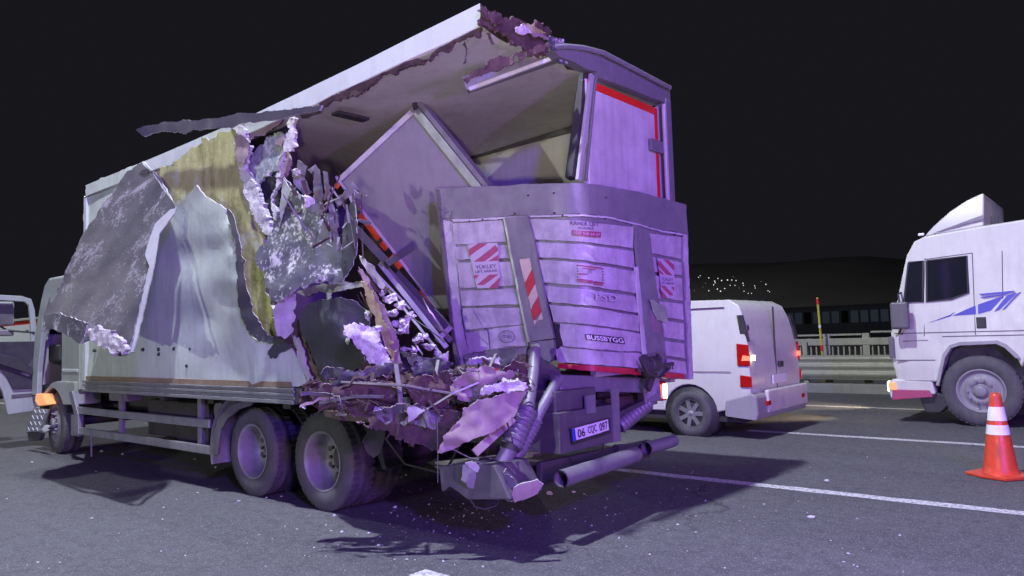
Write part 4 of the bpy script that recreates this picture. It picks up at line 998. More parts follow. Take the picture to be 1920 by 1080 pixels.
        fs += [(3, 2, 1, 0), (4*k-4, 4*k-3, 4*k-2, 4*k-1)]
        MB().add(vs, fs).build('torn_strip', m, T)
    for q, m, d in (([(636, 738), (668, 716), (706, 712), (756, 728), (748, 752), (724, 782), (690, 790), (652, 768)], 'splinter', 5.20), ([(756, 724), (786, 704), (836, 696), (872, 726), (852, 748), (826, 772), (782, 764)], 'splinter', 5.14),
                    ([(846, 722), (868, 700), (904, 686), (962, 694), (952, 716), (936, 738), (884, 752), (858, 748)], 'pink_sheet', 5.10), ([(584, 742), (604, 722), (642, 724), (664, 752), (640, 774), (606, 768)], 'charred', 5.22),
                    ([(700, 776), (742, 760), (790, 762), (830, 780), (812, 806), (760, 800), (724, 796)], 'trim', 5.06), ([(600, 700), (640, 690), (676, 704), (700, 726), (668, 734), (626, 728)], 'backing_dark', 5.30),
                    ([(770, 690), (812, 672), (850, 680), (846, 704), (806, 720), (780, 716)], 'backing', 5.40), ([(930, 700), (966, 676), (992, 682), (988, 706), (952, 722)], 'splinter', 5.25)):
        sheet('crumpled_plate', q, [m, 'charred', 'pink_sheet'], T, .008, 6, 1.8, .055, 8.5, D=d)
    for p, q, da, db, w, m in (((742, 684), (754, 792), 5.25, 5.1, .03, 'lift_grey'), ((822, 676), (800, 796), 5.35, 5.1, .025, 'trim'), ((700, 700), (688, 772), 5.3, 5.15, .03, 'charred'), ((600, 756), (720, 744), 5.2, 5.12, .03, 'trim'),
                               ((640, 716), (860, 740), 5.22, 5.08, .022, 'steel'), ((860, 690), (905, 768), 5.3, 5.05, .03, 'lift_grey'), ((780, 780), (900, 716), 5.1, 5.08, .018, 'aluminium'), ((930, 664), (900, 730), 5.4, 5.1, .02, 'steel')):
        a, b = at(*p, D=da), at(*q, D=db); m1 = a.lerp(b, .55) + Vector((.03, -.02, .025))
        MB().beam(a, m1, w, w*.7).beam(m1, b, w, w*.7).build('bent_bar', m, T, .002)
    rw = random.Random(5)
    for i in range(16):
        x, y = rw.uniform(620, 980), rw.uniform(690, 790); p = at(x, y, D=5.05 + rw.uniform(0, .1)); pts = [p]
        for k in range(5): pts.append(pts[-1] + Vector((rw.gauss(0, .06), rw.gauss(0, .03), -rw.uniform(-.03, .07))))
        MB().tube(pts, rw.choice((.003, .004, .006)), 6).build('wire', rw.choice(('black_plastic', 'black_plastic', 'steel', 'charred')), T)
    rnd = random.Random(77); mats = ['charred', 'splinter', 'splinter', 'lift_grey', 'charred', 'charred', 'trim', 'pink_sheet']
    for i in range(26):
        x = rnd.uniform(590, 975); y = rnd.uniform(706, 768) - (14 if x > 860 else 0)
        strip(x, y, 5.24 + rnd.uniform(-.10, .10), rnd.gauss(-.10, .35), rnd.uniform(.12, .42), rnd.uniform(.012, .055), mats[i % 8], rnd)
    for i in range(14):
        strip(rnd.uniform(700, 940), rnd.uniform(762, 800), 5.12 + rnd.uniform(-.08, .1), rnd.choice((1.2, 1.5, .5, 1.9)) + rnd.gauss(0, .25), rnd.uniform(.08, .22), rnd.uniform(.01, .03), mats[i % 6], rnd, .1)
    for i in range(8):
        strip(rnd.uniform(560, 680), rnd.uniform(335, 470), 5.72 + rnd.uniform(-.1, .15), rnd.choice((1.3, 1.7, 1.0)) + rnd.gauss(0, .2), rnd.uniform(.15, .4), rnd.uniform(.012, .05), ['lift_grey', 'charred', 'trim', 'charred'][i % 4], rnd, .1)
    for i in range(9):
        strip(rnd.uniform(670, 840), rnd.uniform(560, 690), 5.85 + rnd.uniform(-.1, .1), .9 + rnd.gauss(0, .25), rnd.uniform(.12, .35), rnd.uniform(.01, .03), ['aluminium', 'charred', 'pink_sheet', 'trim'][i % 4], rnd, .1)
    # splinters of wood and lining: far too many to pick apart
    rnd = random.Random(9); mb = MB()
    for i in range(110):
        x = rnd.uniform(570, 992); y = 0.5*(700+768) + rnd.gauss(0, 16) + (6 if x < 700 else 0)
        if x > 850: y -= 12
        D = 5.34 + rnd.uniform(-.12, .10) - (.1 if x > 850 else 0)
        c = at(x, y, D=D); L = rnd.uniform(.012, .045)*(2.0 if rnd.random() < .12 else 1)
        d = Vector((rnd.gauss(0, 1), rnd.gauss(0, .8), rnd.gauss(0, .55))).normalized()
        o = d.orthogonal().normalized(); o.rotate(Matrix.Rotation(rnd.uniform(0, 6.28), 3, d)); n2 = d.cross(o)
        w = rnd.uniform(.004, .022); th = rnd.uniform(.003, .012)
        p = [c-d*L+o*w*.6, c-d*L-o*w, c+d*L*rnd.uniform(.6, 1)-o*w*rnd.uniform(.1, 1), c+d*L+o*w*rnd.uniform(-.4, .7)]
        q = [v - n2*th for v in p]
        r = rnd.random()
        m = 0 if r < .52 else 1 if r < .80 else 2 if r < .92 else 3 if r < .95 else 4
        mb.add(p+q, [(0,1,2,3),(7,6,5,4),(0,4,5,1),(1,5,6,2),(2,6,7,3),(3,7,4,0)], m)
    s = mb.build('splinters', ['splinter', 'charred', 'pink_sheet', 'foam_white', 'lift_grey'], T); s['kind'] = 'stuff'
    rnd = random.Random(31); mb = MB()
    for i in range(70):                       # shreds inside the hole in the side
        x = rnd.uniform(545, 690); y = rnd.uniform(300, 470)
        if y < 330 + abs(x-600)*.35 or (x < 600 and y > 400): continue
        c = at(x, y, D=rnd.uniform(5.6, 6.0)); L = rnd.uniform(.02, .08)
        d = Vector((rnd.gauss(0, .5), rnd.gauss(0, .5), rnd.gauss(0, 1))).normalized(); o = d.orthogonal().normalized(); n2 = d.cross(o); w = rnd.uniform(.006, .02)
        p = [c-d*L+o*w, c-d*L-o*w, c+d*L-o*w*.4, c+d*L+o*w*.5]; q = [v-n2*.006 for v in p]
        mb.add(p+q, [(0,1,2,3),(7,6,5,4),(0,4,5,1),(1,5,6,2),(2,6,7,3),(3,7,4,0)], 0 if rnd.random() < .45 else 1 if rnd.random() < .9 else 2)
    s = mb.build('shreds', ['lift_grey', 'charred', 'lift_white'], T); s['kind'] = 'stuff'

# ------------------------------------------------------------------ tail lift, folded up and bent
def lift_dep(px, py):
    v = (py-352)/348.0
    xl = 815 + 40*v; xr = 1286 + 14*v; u = max(-.1, min(1.1, (px-xl)/(xr-xl)))
    k = [(-.1, 6.56), (0, 6.46), (.3, 6.16), (.47, 5.98), (.58, 5.93), (.68, 6.06), (.8, 6.34), (1.0, 6.86), (1.1, 7.10)]
    for i in range(len(k)-1):
        if u <= k[i+1][0]:
            (a, da), (b, db) = k[i], k[i+1]; t = (u-a)/(b-a)
            m0 = (db-k[max(i-1, 0)][1])/(b-k[max(i-1, 0)][0]) if i else (db-da)/(b-a)
            m1 = (k[min(i+2, len(k)-1)][1]-da)/(k[min(i+2, len(k)-1)][0]-a)
            h = b-a; t2, t3 = t*t, t*t*t
            d = (2*t3-3*t2+1)*da + (t3-2*t2+t)*h*m0 + (-2*t3+3*t2)*db + (t3-t2)*h*m1
            break
    return d*(1 - .010*v)
def lift_at(px, py): return at(px, py, D=lift_dep(px, py))

def build_tail_lift(T):
    edge = [(815, 352), (900, 350), (1000, 345), (1085, 343), (1130, 347), (1200, 360), (1287, 384), (1293, 540), (1300, 711), (1250, 710), (1210, 690), (1120, 684), (1040, 676), (1000, 672), (940, 690), (900, 690), (870, 702), (855, 700), (836, 520)]
    L = sheet('tail_lift', edge, ['lift_grey', 'lift_grey', 'lift_grey'], T, .045, 14, .4, .004, 5, surf=lift_at, label='bent white tail lift platform folded up at the rear')
    def piece(name, pts, mat, off, th=.012, res=14, jag=.3, amp=.002, bevel=False):
        return sheet(name, pts, mat if isinstance(mat, list) else [mat]*3, L, th, res, jag, amp, 6, surf=lift_at, off=off)
    # grey head band with its ragged lower edge
    piece('head_band', [(817, 353), (900, 351), (1000, 346), (1085, 344), (1130, 348), (1200, 361), (1286, 385), (1288, 440), (1240, 432), (1190, 418), (1140, 406), (1090, 402), (1040, 402), (990, 404), (945, 406), (905, 410), (880, 412), (862, 416), (846, 410), (822, 410)], 'lift_grey', .022, .02, 12, .7)
    piece('head_lip', [(846, 411), (900, 410), (990, 404.5), (1090, 402), (1140, 406), (1190, 418), (1240, 432), (1288, 440), (1288, 443.5), (1240, 435), (1190, 421), (1140, 409), (1090, 405), (990, 407.5), (900, 413), (850, 416)], 'door_white', .030, .012, 10, .3)
    piece('left_rim', [(816, 354), (824, 356), (836, 480), (848, 600), (862, 690), (868, 700), (856, 701), (838, 560), (826, 450)], ['trim', 'lift_grey', 'lift_grey'], .03, .03, 10, .3)
    piece('rim_plate', [(828, 412), (848, 416), (858, 520), (868, 620), (880, 664), (866, 692), (852, 620), (838, 500)], 'lift_white', .012, .012, 11, .5)
    # planks: left, middle, right column
    def row(xs, top, bot, gap, mat='lift_white', off=.012, jog=0.0):
        (xa, xb) = xs
        def tilt(x, y, base=off):      # alternate planks lean in and out
            u = (x-xa[0])/(xb[0]-xa[0]); a = top[0]+(top[1]-top[0])*u; b = bot[0]+(bot[1]-bot[0])*u
            v = max(0.0, min(1.0, (y-a)/max(1.0, b-a)))
            return base + (.030*v if base < .02 else .030*(1-v))
        off = tilt
        piece('plank', [(xa[0], top[0]+gap), ((xa[0]+xb[0])/2, (top[0]+top[1])/2+gap-jog), (xb[0], top[1]+gap), (xb[1], bot[1]-gap), ((xa[1]+xb[1])/2, (bot[0]+bot[1])/2-gap-jog), (xa[1], bot[0]-gap)], mat, off, .014, 12, .3)
    lefts = [((848, 850), (942, 950), (418, 412), (459, 455)), ((852, 856), (952, 958), (462, 458), (488, 486)), ((857, 862), (959, 968), (491, 489), (541, 536)),
             ((863, 866), (969, 976), (544, 540), (574, 572)), ((867, 872), (977, 984), (577, 575), (620, 608))]
    for i, (a, b, t, bo) in enumerate(lefts): row((a, b), t, bo, 1.3, off=.010 + (.016 if i % 2 == 0 else 0))
    piece('plank', [(872, 624), (913, 620), (918, 655), (880, 664)], 'lift_white', .016, .014, 10, .6)
    piece('plank', [(916, 619), (984, 610), (990, 648), (952, 650), (920, 656)], 'lift_white', .018, .014, 10, .6)
    piece('crushed_lower_edge', [(872, 664), (920, 657), (990, 650), (990, 672), (950, 684), (905, 676), (872, 690)], ['lift_grey', 'charred', 'charred'], .03, .012, 8, 1.5, .03)
    mids = [((992, 1002), (1188, 1187), (409, 424), (450, 467)), ((1003, 1010), (1187, 1190), (453, 469), (483, 504)), ((1011, 1020), (1190, 1194), (486, 507), (531, 552)),
            ((1021, 1029), (1194, 1197), (534, 555), (567, 588)), ((1030, 1038), (1197, 1199), (570, 591), (605, 623))]
    for i, (a, b, t, bo) in enumerate(mids): row((a, b), t, bo, 1.4, off=.010 + (.018 if i % 2 == 0 else 0), jog=4 if i < 3 else 3)
    piece('plank', [(1050, 607), (1120, 614), (1208, 627), (1211, 661), (1130, 656), (1052, 648)], 'lift_white', .024, .014, 12, .5)
    piece('lower_lip', [(1042, 656), (1052, 650), (1130, 659), (1208, 664), (1209, 690), (1120, 684), (1045, 678)], 'lift_white', .05, .03, 10, .4, .006)
    piece('red_strip', [(1045, 681), (1120, 686), (1202, 693), (1202, 703), (1120, 696), (1047, 690)], 'strip_red', .05, .008, 12, .3)
    rights = [((1217, 1222), (1282, 1283), (436, 444), (476, 487)), ((1222, 1226), (1283, 1284), (480, 491), (511, 517)), ((1227, 1233), (1284, 1285), (515, 521), (560, 565)),
              ((1234, 1240), (1285, 1287), (564, 568), (595, 601)), ((1241, 1246), (1287, 1288), (599, 605), (634, 639)), ((1247, 1250), (1288, 1290), (638, 643), (668, 673)), ((1251, 1254), (1290, 1292), (672, 677), (698, 703))]
    for i, (a, b, t, bo) in enumerate(rights): row((a, (b[0]-5, b[1]-5)), t, bo, 1.3, off=.010 + (.014 if i % 2 == 0 else 0))
    piece('right_rim', [(1281, 440), (1289, 442), (1294, 560), (1300, 711), (1293, 711), (1288, 600)], 'lift_white', .03, .02, 12, .3)
    piece('red_strip', [(1248, 698), (1283, 701), (1283, 711), (1246, 708)], 'strip_red', .05, .008, 9, .4)
    # grey lifting arms lying across the planks
    arm = piece('arm', [(946, 408), (990, 405), (1003, 460), (1018, 540), (1030, 600), (1038, 634), (994, 640), (984, 600), (972, 540), (958, 470)], 'lift_grey', .080, .035, 12, .3)
    piece('arm_edge', [(943, 408), (947, 408), (960, 470), (974, 540), (986, 600), (994, 640), (989, 642), (980, 600), (968, 540), (954, 470)], 'aluminium', .075, .03, 9, .2)
    piece('arm', [(1191, 421), (1216, 430), (1226, 500), (1238, 580), (1247, 660), (1214, 664), (1206, 590), (1198, 500)], 'lift_grey', .080, .035, 12, .3)
    piece('arm_edge', [(1192, 500), (1197, 500), (1206, 590), (1213, 664), (1207, 664), (1200, 590)], 'door_white', .070, .02, 9, .2)
    piece('torn_flap', [(1217, 562), (1246, 574), (1252, 602), (1232, 600)], 'aluminium', .115, .006, 8, .8, .015)
    piece('rust_patch', [(1221, 580), (1234, 602), (1238, 624), (1224, 622)], 'pink_sheet', .086, .004, 8, .5)
    piece('dark_gap', [(1037, 606), (1046, 607), (1055, 648), (1046, 654), (1040, 660), (1040, 640)], 'dark_void', .03, .004, 8, .4)
    # arm end boxes
    piece('arm_end', [(992, 642), (1036, 637), (1041, 662), (1030, 680), (998, 660)], 'lift_grey', .075, .05, 9, .4)
    piece('arm_shackle', [(995, 646), (1010, 644), (1014, 656), (998, 658)], 'aluminium', .09, .03, 7, .3)
    # red and cream hazard sticker on the left arm
    def on_band(v, s):    # v along the sticker, s across
        x = 974 + 26*v + (19 - 1*v)*s; y = 486 + 115*v - 2*s; return x, y
    for i, (a, b, m) in enumerate(((-.05, .18, 'cream'), (.18, .42, 'strip_red'), (.42, .62, 'cream'), (.62, .88, 'strip_red'), (.88, 1.0, 'cream'))):
        sk = .20
        q = [on_band(max(0, a+(sk if i else 0)), 0), on_band(max(0, a), 1), on_band(b, 1) if b < 1 else on_band(1, 1), on_band(min(1, b+sk), 0)]
        sheet('hazard_stripe', q, m, L, .003, 12, .3, 0, surf=lift_at, off=.088)
    # diagonal warning placards
    def placard(c, flip):
        def S(u, v):
            x = c[0][0]*(1-u)*(1-v)+c[1][0]*u*(1-v)+c[2][0]*u*v+c[3][0]*(1-u)*v
            y = c[0][1]*(1-u)*(1-v)+c[1][1]*u*(1-v)+c[2][1]*u*v+c[3][1]*(1-u)*v
            return x, y
        b = sheet('placard', [S(0, 0), S(1, 0), S(1, .82), S(.85, 1), S(0.1, 1)], 'placard_pale', L, .004, 10, .3, 0, surf=lift_at, off=.066)
        g = (lambda u, v: S(1-u, v)) if flip else S
        def band(uv): return [g(*p) for p in uv]
        for uv in ([(0, .12), (.35, 0), (.68, 0), (0, .27)], [(.12, .40), (.93, .05), (1, .12), (1, .18), (.5, .40)], [(.62, .40), (1, .27), (1, .40)], [(.03, .70), (.25, .70), (.06, .80)], [(.1, .92), (.62, .70), (.95, .70), (.35, .93)], [(.55, 1), (1, .76), (1, .82), (.85, 1)]):
            sheet('stripe', band(uv), 'placard_red', L, .002, 12, .15, 0, surf=lift_at, off=.070)
        sheet('label_panel', [S(.04, .44), S(.97, .42), S(.97, .67), S(.06, .69)], 'placard_pale', L, .002, 12, .1, 0, surf=lift_at, off=.072)
        text_on('lettering', 'YÜKLEY', [S(.14, .57), S(.90, .55), S(.90, .45), S(.14, .465)], lift_at, 'print_dark', L, .077, .01)
        text_on('lettering', 'LIFT ARKASI', [S(.12, .66), S(.92, .64), S(.92, .575), S(.12, .595)], lift_at, 'print_dark', L, .077, .01)
    placard([(877, 458), (932, 455), (939, 540), (890, 541)], False)
    placard([(1233, 484), (1264, 489), (1266, 560), (1239, 557)], True)
    # lettering
    text_on('lettering', 'KAMER LIFT', [(1069, 421), (1124, 425), (1123, 417), (1069, 414.5)], lift_at, 'print_dark', L, .064, .015)
    text_on('lettering', 'ANKARA', [(1083, 429.5), (1114, 431), (1114, 426), (1083, 424.5)], lift_at, 'print_dark', L, .064, .01)
    sheet('phone_panel', [(1072, 431.5), (1127, 435), (1127, 445), (1073, 440.5)], 'print_red', L, .002, 14, .1, 0, surf=lift_at, off=.064)
    text_on('lettering', '0507 558 64 67', [(1075, 439), (1125, 443), (1125, 437), (1075, 433.2)], lift_at, 'placard_pale', L, .069, .01)
    for q in ([(1081, 496), (1081, 498), (1129, 504), (1129, 502)], [(1083, 522), (1083, 524.5), (1101, 527), (1101, 524.5)], [(1083, 526), (1083, 528), (1101, 530.5), (1101, 528.5)], [(1114, 527), (1114, 529.5), (1131, 532), (1131, 529.5)],
              [(1114, 531), (1114, 533), (1131, 535.5), (1131, 533.5)], [(1103, 525), (1103, 530), (1112, 531), (1112, 526)], [(1093, 502), (1093, 503.5), (1117, 506), (1117, 504.5)], [(1086, 512), (1086, 514.5), (1102, 515), (1102, 513.5)]):
        sheet('load_diagram', q, 'print_red', L, .002, 12, .1, 0, surf=lift_at, off=.064)
    for i in range(6):
        for x0, dy in ((1081, 0), (1129, 6)):
            y = 497 + i*5.2 + dy
            sheet('load_diagram', [(x0+i*.3, y), (x0+2.6+i*.3, y+.3), (x0+2.2+i*.3, y+2.6), (x0+i*.3, y+2.2)], 'print_dark', L, .002, 12, .1, 0, surf=lift_at, off=.064)
    text_on('lettering', '5T', [(1103, 512), (1111, 513), (1111, 506), (1103, 505)], lift_at, 'print_dark', L, .064, .01)
    text_on('lettering', 'PSD', [(1117, 562), (1158, 566), (1158, 553), (1117, 549)], lift_at, 'placard_pale', L, .064, .01)
    st = sheet('name_sticker', [(1097.5, 626), (1169, 633), (1172, 645), (1100, 637)], 'print_black', L, .003, 14, .1, 0, surf=lift_at, off=.044)
    text_on('lettering', 'BUSSBYGG', [(1101, 636), (1170, 643.5), (1168, 634.5), (1099.5, 627.5)], lift_at, 'reflective_white', L, .050, .022)
    # round stamp on the lower left plank: thin ring and a mark inside
    for r0, r1 in ((14.6, 13.2), (9.0, 8.2)):
        ring = [(950+r0*1.05*math.cos(a*math.pi/12), 631+r0*.78*math.sin(a*math.pi/12)) for a in range(25)]; inn = [(950+r1*1.05*math.cos(a*math.pi/12), 631+r1*.78*math.sin(a*math.pi/12)) for a in range(24, -1, -1)]
        vs = [lift_at(*p) for p in ring+inn]; vs = [p + (CAM-p).normalized()*.038 for p in vs]
        MB().add(vs, [(i, i+1, 48-i, 49-i) for i in range(24)]).build('round_stamp', 'print_dark', L)
    text_on('lettering', 'TSE', [(943, 634), (957, 634), (957, 628), (943, 628)], lift_at, 'print_dark', L, .038, .01)
    for x, y in ((990, 366), (1039, 362), (1040, 400), (965, 400), (1136, 370), (1055, 404), (1134, 410), (1218, 426), (905, 412), (880, 414), (1265, 440), (1280, 442)):
        p = lift_at(x, y); p += (CAM-p).normalized()*.03; chunk('rust_spot', p, (.012, .012, .010), 'charred', L, x, .5, 1)

def build_lift_gear(T):
    def path(pts): return [at(x, y, D=d) for x, y, d in pts]
    def bellows(p, q, r, n):
        mb = MB(); pts = []; rr = []
        for i in range(n*4+1):
            t = i/(n*4); pts.append(p.lerp(q, t)); rr.append(r*(1.0 + (.16 if i % 4 in (1, 2) else -.06)))
        return mb.tube(pts, rr, 16)
    s = 5.6/F
    g1 = MB().tube(path([(1003, 655, 5.72), (1000, 700, 5.58), (990, 765, 5.36)]), 11*s, 12).build('lift_ram', 'lift_grey', T)
    a, b = at(988, 768, D=5.35), at(958, 838, D=5.17)
    bellows(a, b, 18*s, 8).build('bellows', 'lift_grey', g1)
    MB().tube(path([(958, 836, 5.18), (940, 870, 5.13), (918, 912, 5.10)]), [15*s, 15*s, 13*s], 14).build('cylinder', 'lift_grey', g1)
    MB().tube(path([(960, 830, 5.185), (956, 844, 5.17)]), 17*s, 14).build('clamp', 'black_plastic', g1)
    g2 = MB().tube(path([(1046, 712, 5.66), (1016, 765, 5.45), (1004, 790, 5.42)]), 10*s, 12).build('lift_ram', 'lift_grey', T)
    a, b = at(1006, 786, D=5.42), at(972, 850, D=5.28)
    bellows(a, b, 12*s, 9).build('bellows', 'lift_grey', g2)
    MB().tube(path([(972, 848, 5.28), (950, 882, 5.22), (936, 908, 5.18)]), 11*s, 14).build('cylinder', 'lift_grey', g2)
    sheet('hinge_plate', [(1012, 668), (1036, 684), (1052, 705), (1054, 724), (1038, 742), (1022, 752), (1008, 760), (1006, 720)], ['chassis', 'chassis', 'steel'], T, .04, 10, .8, .01, 6, D=5.95)
    chunk('mud', at(978, 672, D=5.85), (.05, .05, .06), 'brown_band', T, 5, .5)
    # cross beam under the platform and the box behind it
    p, q = at(1040, 718, X=-3.50), at(1208, 722, X=-3.36)
    MB().beam(p, q, .12, .13).build('cross_beam', 'lift_grey', T, .012)
    p, q = at(1042, 752, X=-3.75), at(1210, 735, X=-3.55)
    MB().beam(p, q, .10, .08).build('cross_beam', 'chassis', T, .01)
    bx = MB().box((-3.86, 4.40, .60), (-3.30, 5.20, .90)).build('rear_bracket_box', 'trim', T, .008)
    MB().box((-3.72, 4.42, .90), (-3.34, 4.95, 1.05)).build('housing', 'trim', bx, .008)
    MB().box((-3.31, 4.74, .86), (-3.285, 4.86, 1.0)).build('bracket', 'lift_grey', bx, .004)
    MB().box((-3.302, 5.10, .60), (-3.292, 5.21, 1.02)).build('bracket_plate', 'lift_grey', bx)
    # number plate hanging askew
    S = lambda x, y: at(x, y, X=-3.27)
    pl = sheet('number_plate', [(1073, 804), (1140, 786), (1142, 806), (1076, 827)], ['plate_white', 'trim', 'trim'], T, .004, 14, .1, .002, 4, X=-3.27)
    sheet('blue_band', [(1072, 804.5), (1078, 803), (1081, 825.5), (1075, 827.5)], 'plate_blue', pl, .002, 9, .1, 0, surf=S, off=.005)
    sheet('plate_holder', [(1070, 804), (1144, 783), (1146, 812), (1128, 818), (1074, 835)], 'black_plastic', pl, .006, 12, .1, 0, surf=S, off=-.012)
    def on(u, v):     # plate coordinates
        x = 1080+60*u + 2.2*v; y = 803 - 17.0*u + 22.5*v - 1.5*u*v; return x, y
    for a, b, tx in ((.04, .27, '06'), (.36, .63, 'CQC'), (.72, .97, '097')):
        text_on('characters', tx, [on(a, .86), on(b, .86), on(b, .14), on(a, .14)], S, 'print_black', pl, .008, .012)
    # under-run tubes
    def tube(pts, r, nm, m='lift_grey', hollow=True):
        mb = MB().tube(pts, r, 18, 0, not hollow)
        if hollow: mb.tube(pts, r*.86, 18, 0, False)
        return mb.build(nm, m, T)
    tube([at(1052, 898, X=-3.17), at(1120, 876, X=-3.19), at(1192, 852, X=-3.24)], .062, 'underrun_tube', 'lift_grey')
    tube([at(1212, 841, X=-3.30), at(1263, 826, X=-3.30)], .055, 'underrun_tube', 'lift_grey')
    MB().beam(at(1010, 886, X=-3.42), at(1215, 840, X=-3.50), .05, .15).build('underrun_bar', 'chassis', T, .008)
    MB().beam(at(1155, 842, X=-3.42), at(1216, 838, X=-3.42), .06, .07).build('underrun_bracket', 'chassis', T, .006)
    MB().beam(at(980, 898, X=-3.60), at(1060, 880, X=-3.45), .06, .16).build('underrun_bar', 'chassis', T, .008)
    # left end: mounting box, torn corner and foot
    ml = MB().prism([at(x, y, Y=3.72).xz[:] for x, y in ((826, 874), (866, 868), (888, 866), (930, 872), (944, 900), (960, 936), (880, 936), (862, 922), (846, 912), (832, 922))], 3.70, 4.05).build('lift_mount', 'trim', T, .01)
    sheet('mount_plate', [(868, 872), (898, 866), (928, 880), (938, 902), (920, 914), (880, 916), (864, 900)], ['lift_grey', 'chassis', 'chassis'], ml, .03, 9, .8, .02, 6, D=5.02)
    sheet('mount_tear', [(872, 868), (884, 864), (900, 876), (896, 886), (882, 878)], 'lift_white', ml, .01, 6, 1, .02, 6, D=4.98)
    sheet('torn_corner', [(944, 886), (950, 878), (962, 896), (974, 914), (966, 926), (952, 940), (944, 934)], ['backing_light', 'trim', 'lift_white'], T, .015, 7, 1.2, .03, 6, D=4.88)
    sheet('foot_plate', [(964, 914), (985, 905), (1008, 900), (1019, 908), (1008, 926), (985, 936), (964, 942), (960, 928)], ['pink_sheet', 'chassis', 'lift_white'], T, .03, 8, .5, .01, 5, D=4.84)
    MB().tube(path([(882, 936, 5.05), (890, 950, 5.03), (910, 955, 5.03), (930, 948, 5.05), (938, 934, 5.08)]), .006, 6).build('cable', 'black_plastic', T)
    MB().tube(path([(1072, 855, 5.6), (1090, 865, 5.6), (1112, 860, 5.7), (1130, 846, 5.8), (1132, 826, 5.9)]), .006, 6).build('cable', 'black_plastic', T)
    MB().tube(path([(820, 790, 5.0), (821, 848, 5.0), (821, 905, 5.02)]), .003, 5).build('cable', 'steel', T)
    MB().tube(path([(848, 842, 5.0), (880, 858, 5.05), (898, 862, 5.05)]), .004, 5).build('cable', 'steel', T)
    # right hinge knuckle, ram and tail lamp
    k = MB(); k.lathe_y([(0, -.10), (.05, -.10), (.055, -.06), (.07, -.055), (.07, .055), (.055, .06), (.05, .10), (0, .10)], 18, 0, at(1222, 684, X=-3.17))
    k.beam(at(1206, 668, X=-3.17), at(1218, 704, X=-3.17), .05, .06); k.beam(at(1236, 668, X=-3.2), at(1214, 730, X=-3.2), .035, .07); k.beam(at(1198, 694, X=-3.16), at(1262, 682, X=-3.16), .03, .03)
    k.tube([at(1204, 676, X=-3.13), at(1216, 700, X=-3.12), at(1236, 708, X=-3.13), at(1256, 690, X=-3.15)], .012, 8); kn = k.build('hinge_knuckle', 'chassis', T, .006)
    sheet('knuckle_plate', [(1200, 676), (1216, 664), (1232, 664), (1240, 690), (1236, 720), (1226, 742), (1212, 748), (1204, 730), (1198, 704)], ['lift_grey', 'chassis', 'chassis'], kn, .06, 9, .8, .015, 6, D=6.45)
    chunk('hydraulic_block', at(1252, 686, D=6.55), (.06, .05, .05), 'hub', T, 3, .5)
    chunk('hydraulic_block', at(1206, 676, D=6.35), (.05, .05, .05), 'chassis', T, 4, .4)
    MB().beam(at(1200, 735, D=6.5), at(1232, 728, D=6.6), .10, .20).build('lamp_bracket', 'lift_grey', T, .01)
    r = MB().tube(path([(1228, 742, 6.6), (1212, 758, 6.55)]), .05, 12).build('lift_ram', 'lift_grey', T)
    bellows(at(1214, 756, D=6.55), at(1160, 800, D=6.35), .062, 9).build('bellows', 'lift_grey', r)
    MB().beam(at(1150, 780, D=6.3), at(1226, 744, D=6.55), .05, .04).build('ram_link', 'chassis', T, .005)
    tl = MB().box((-3.22, 6.02, .86), (-3.16, 6.14, 1.02))
    c = at(1240, 733, D=6.62)
    tl = MB().box((c.x-.05, c.y-.045, c.z-.085), (c.x+.03, c.y+.045, c.z+.085)).build('tail_lamp', 'lens_red', T, .012, label='lit tail lamp at the right rear')
    MB().box((c.x+.028, c.y-.03, c.z-.065), (c.x+.042, c.y+.035, c.z+.065)).build('lit_lens', 'lamp_core', tl, .01)
    MB().box((c.x-.03, c.y-.058, c.z-.06), (c.x+.03, c.y-.044, c.z+.06)).build('lit_lens', 'lamp_tail', tl, .005)

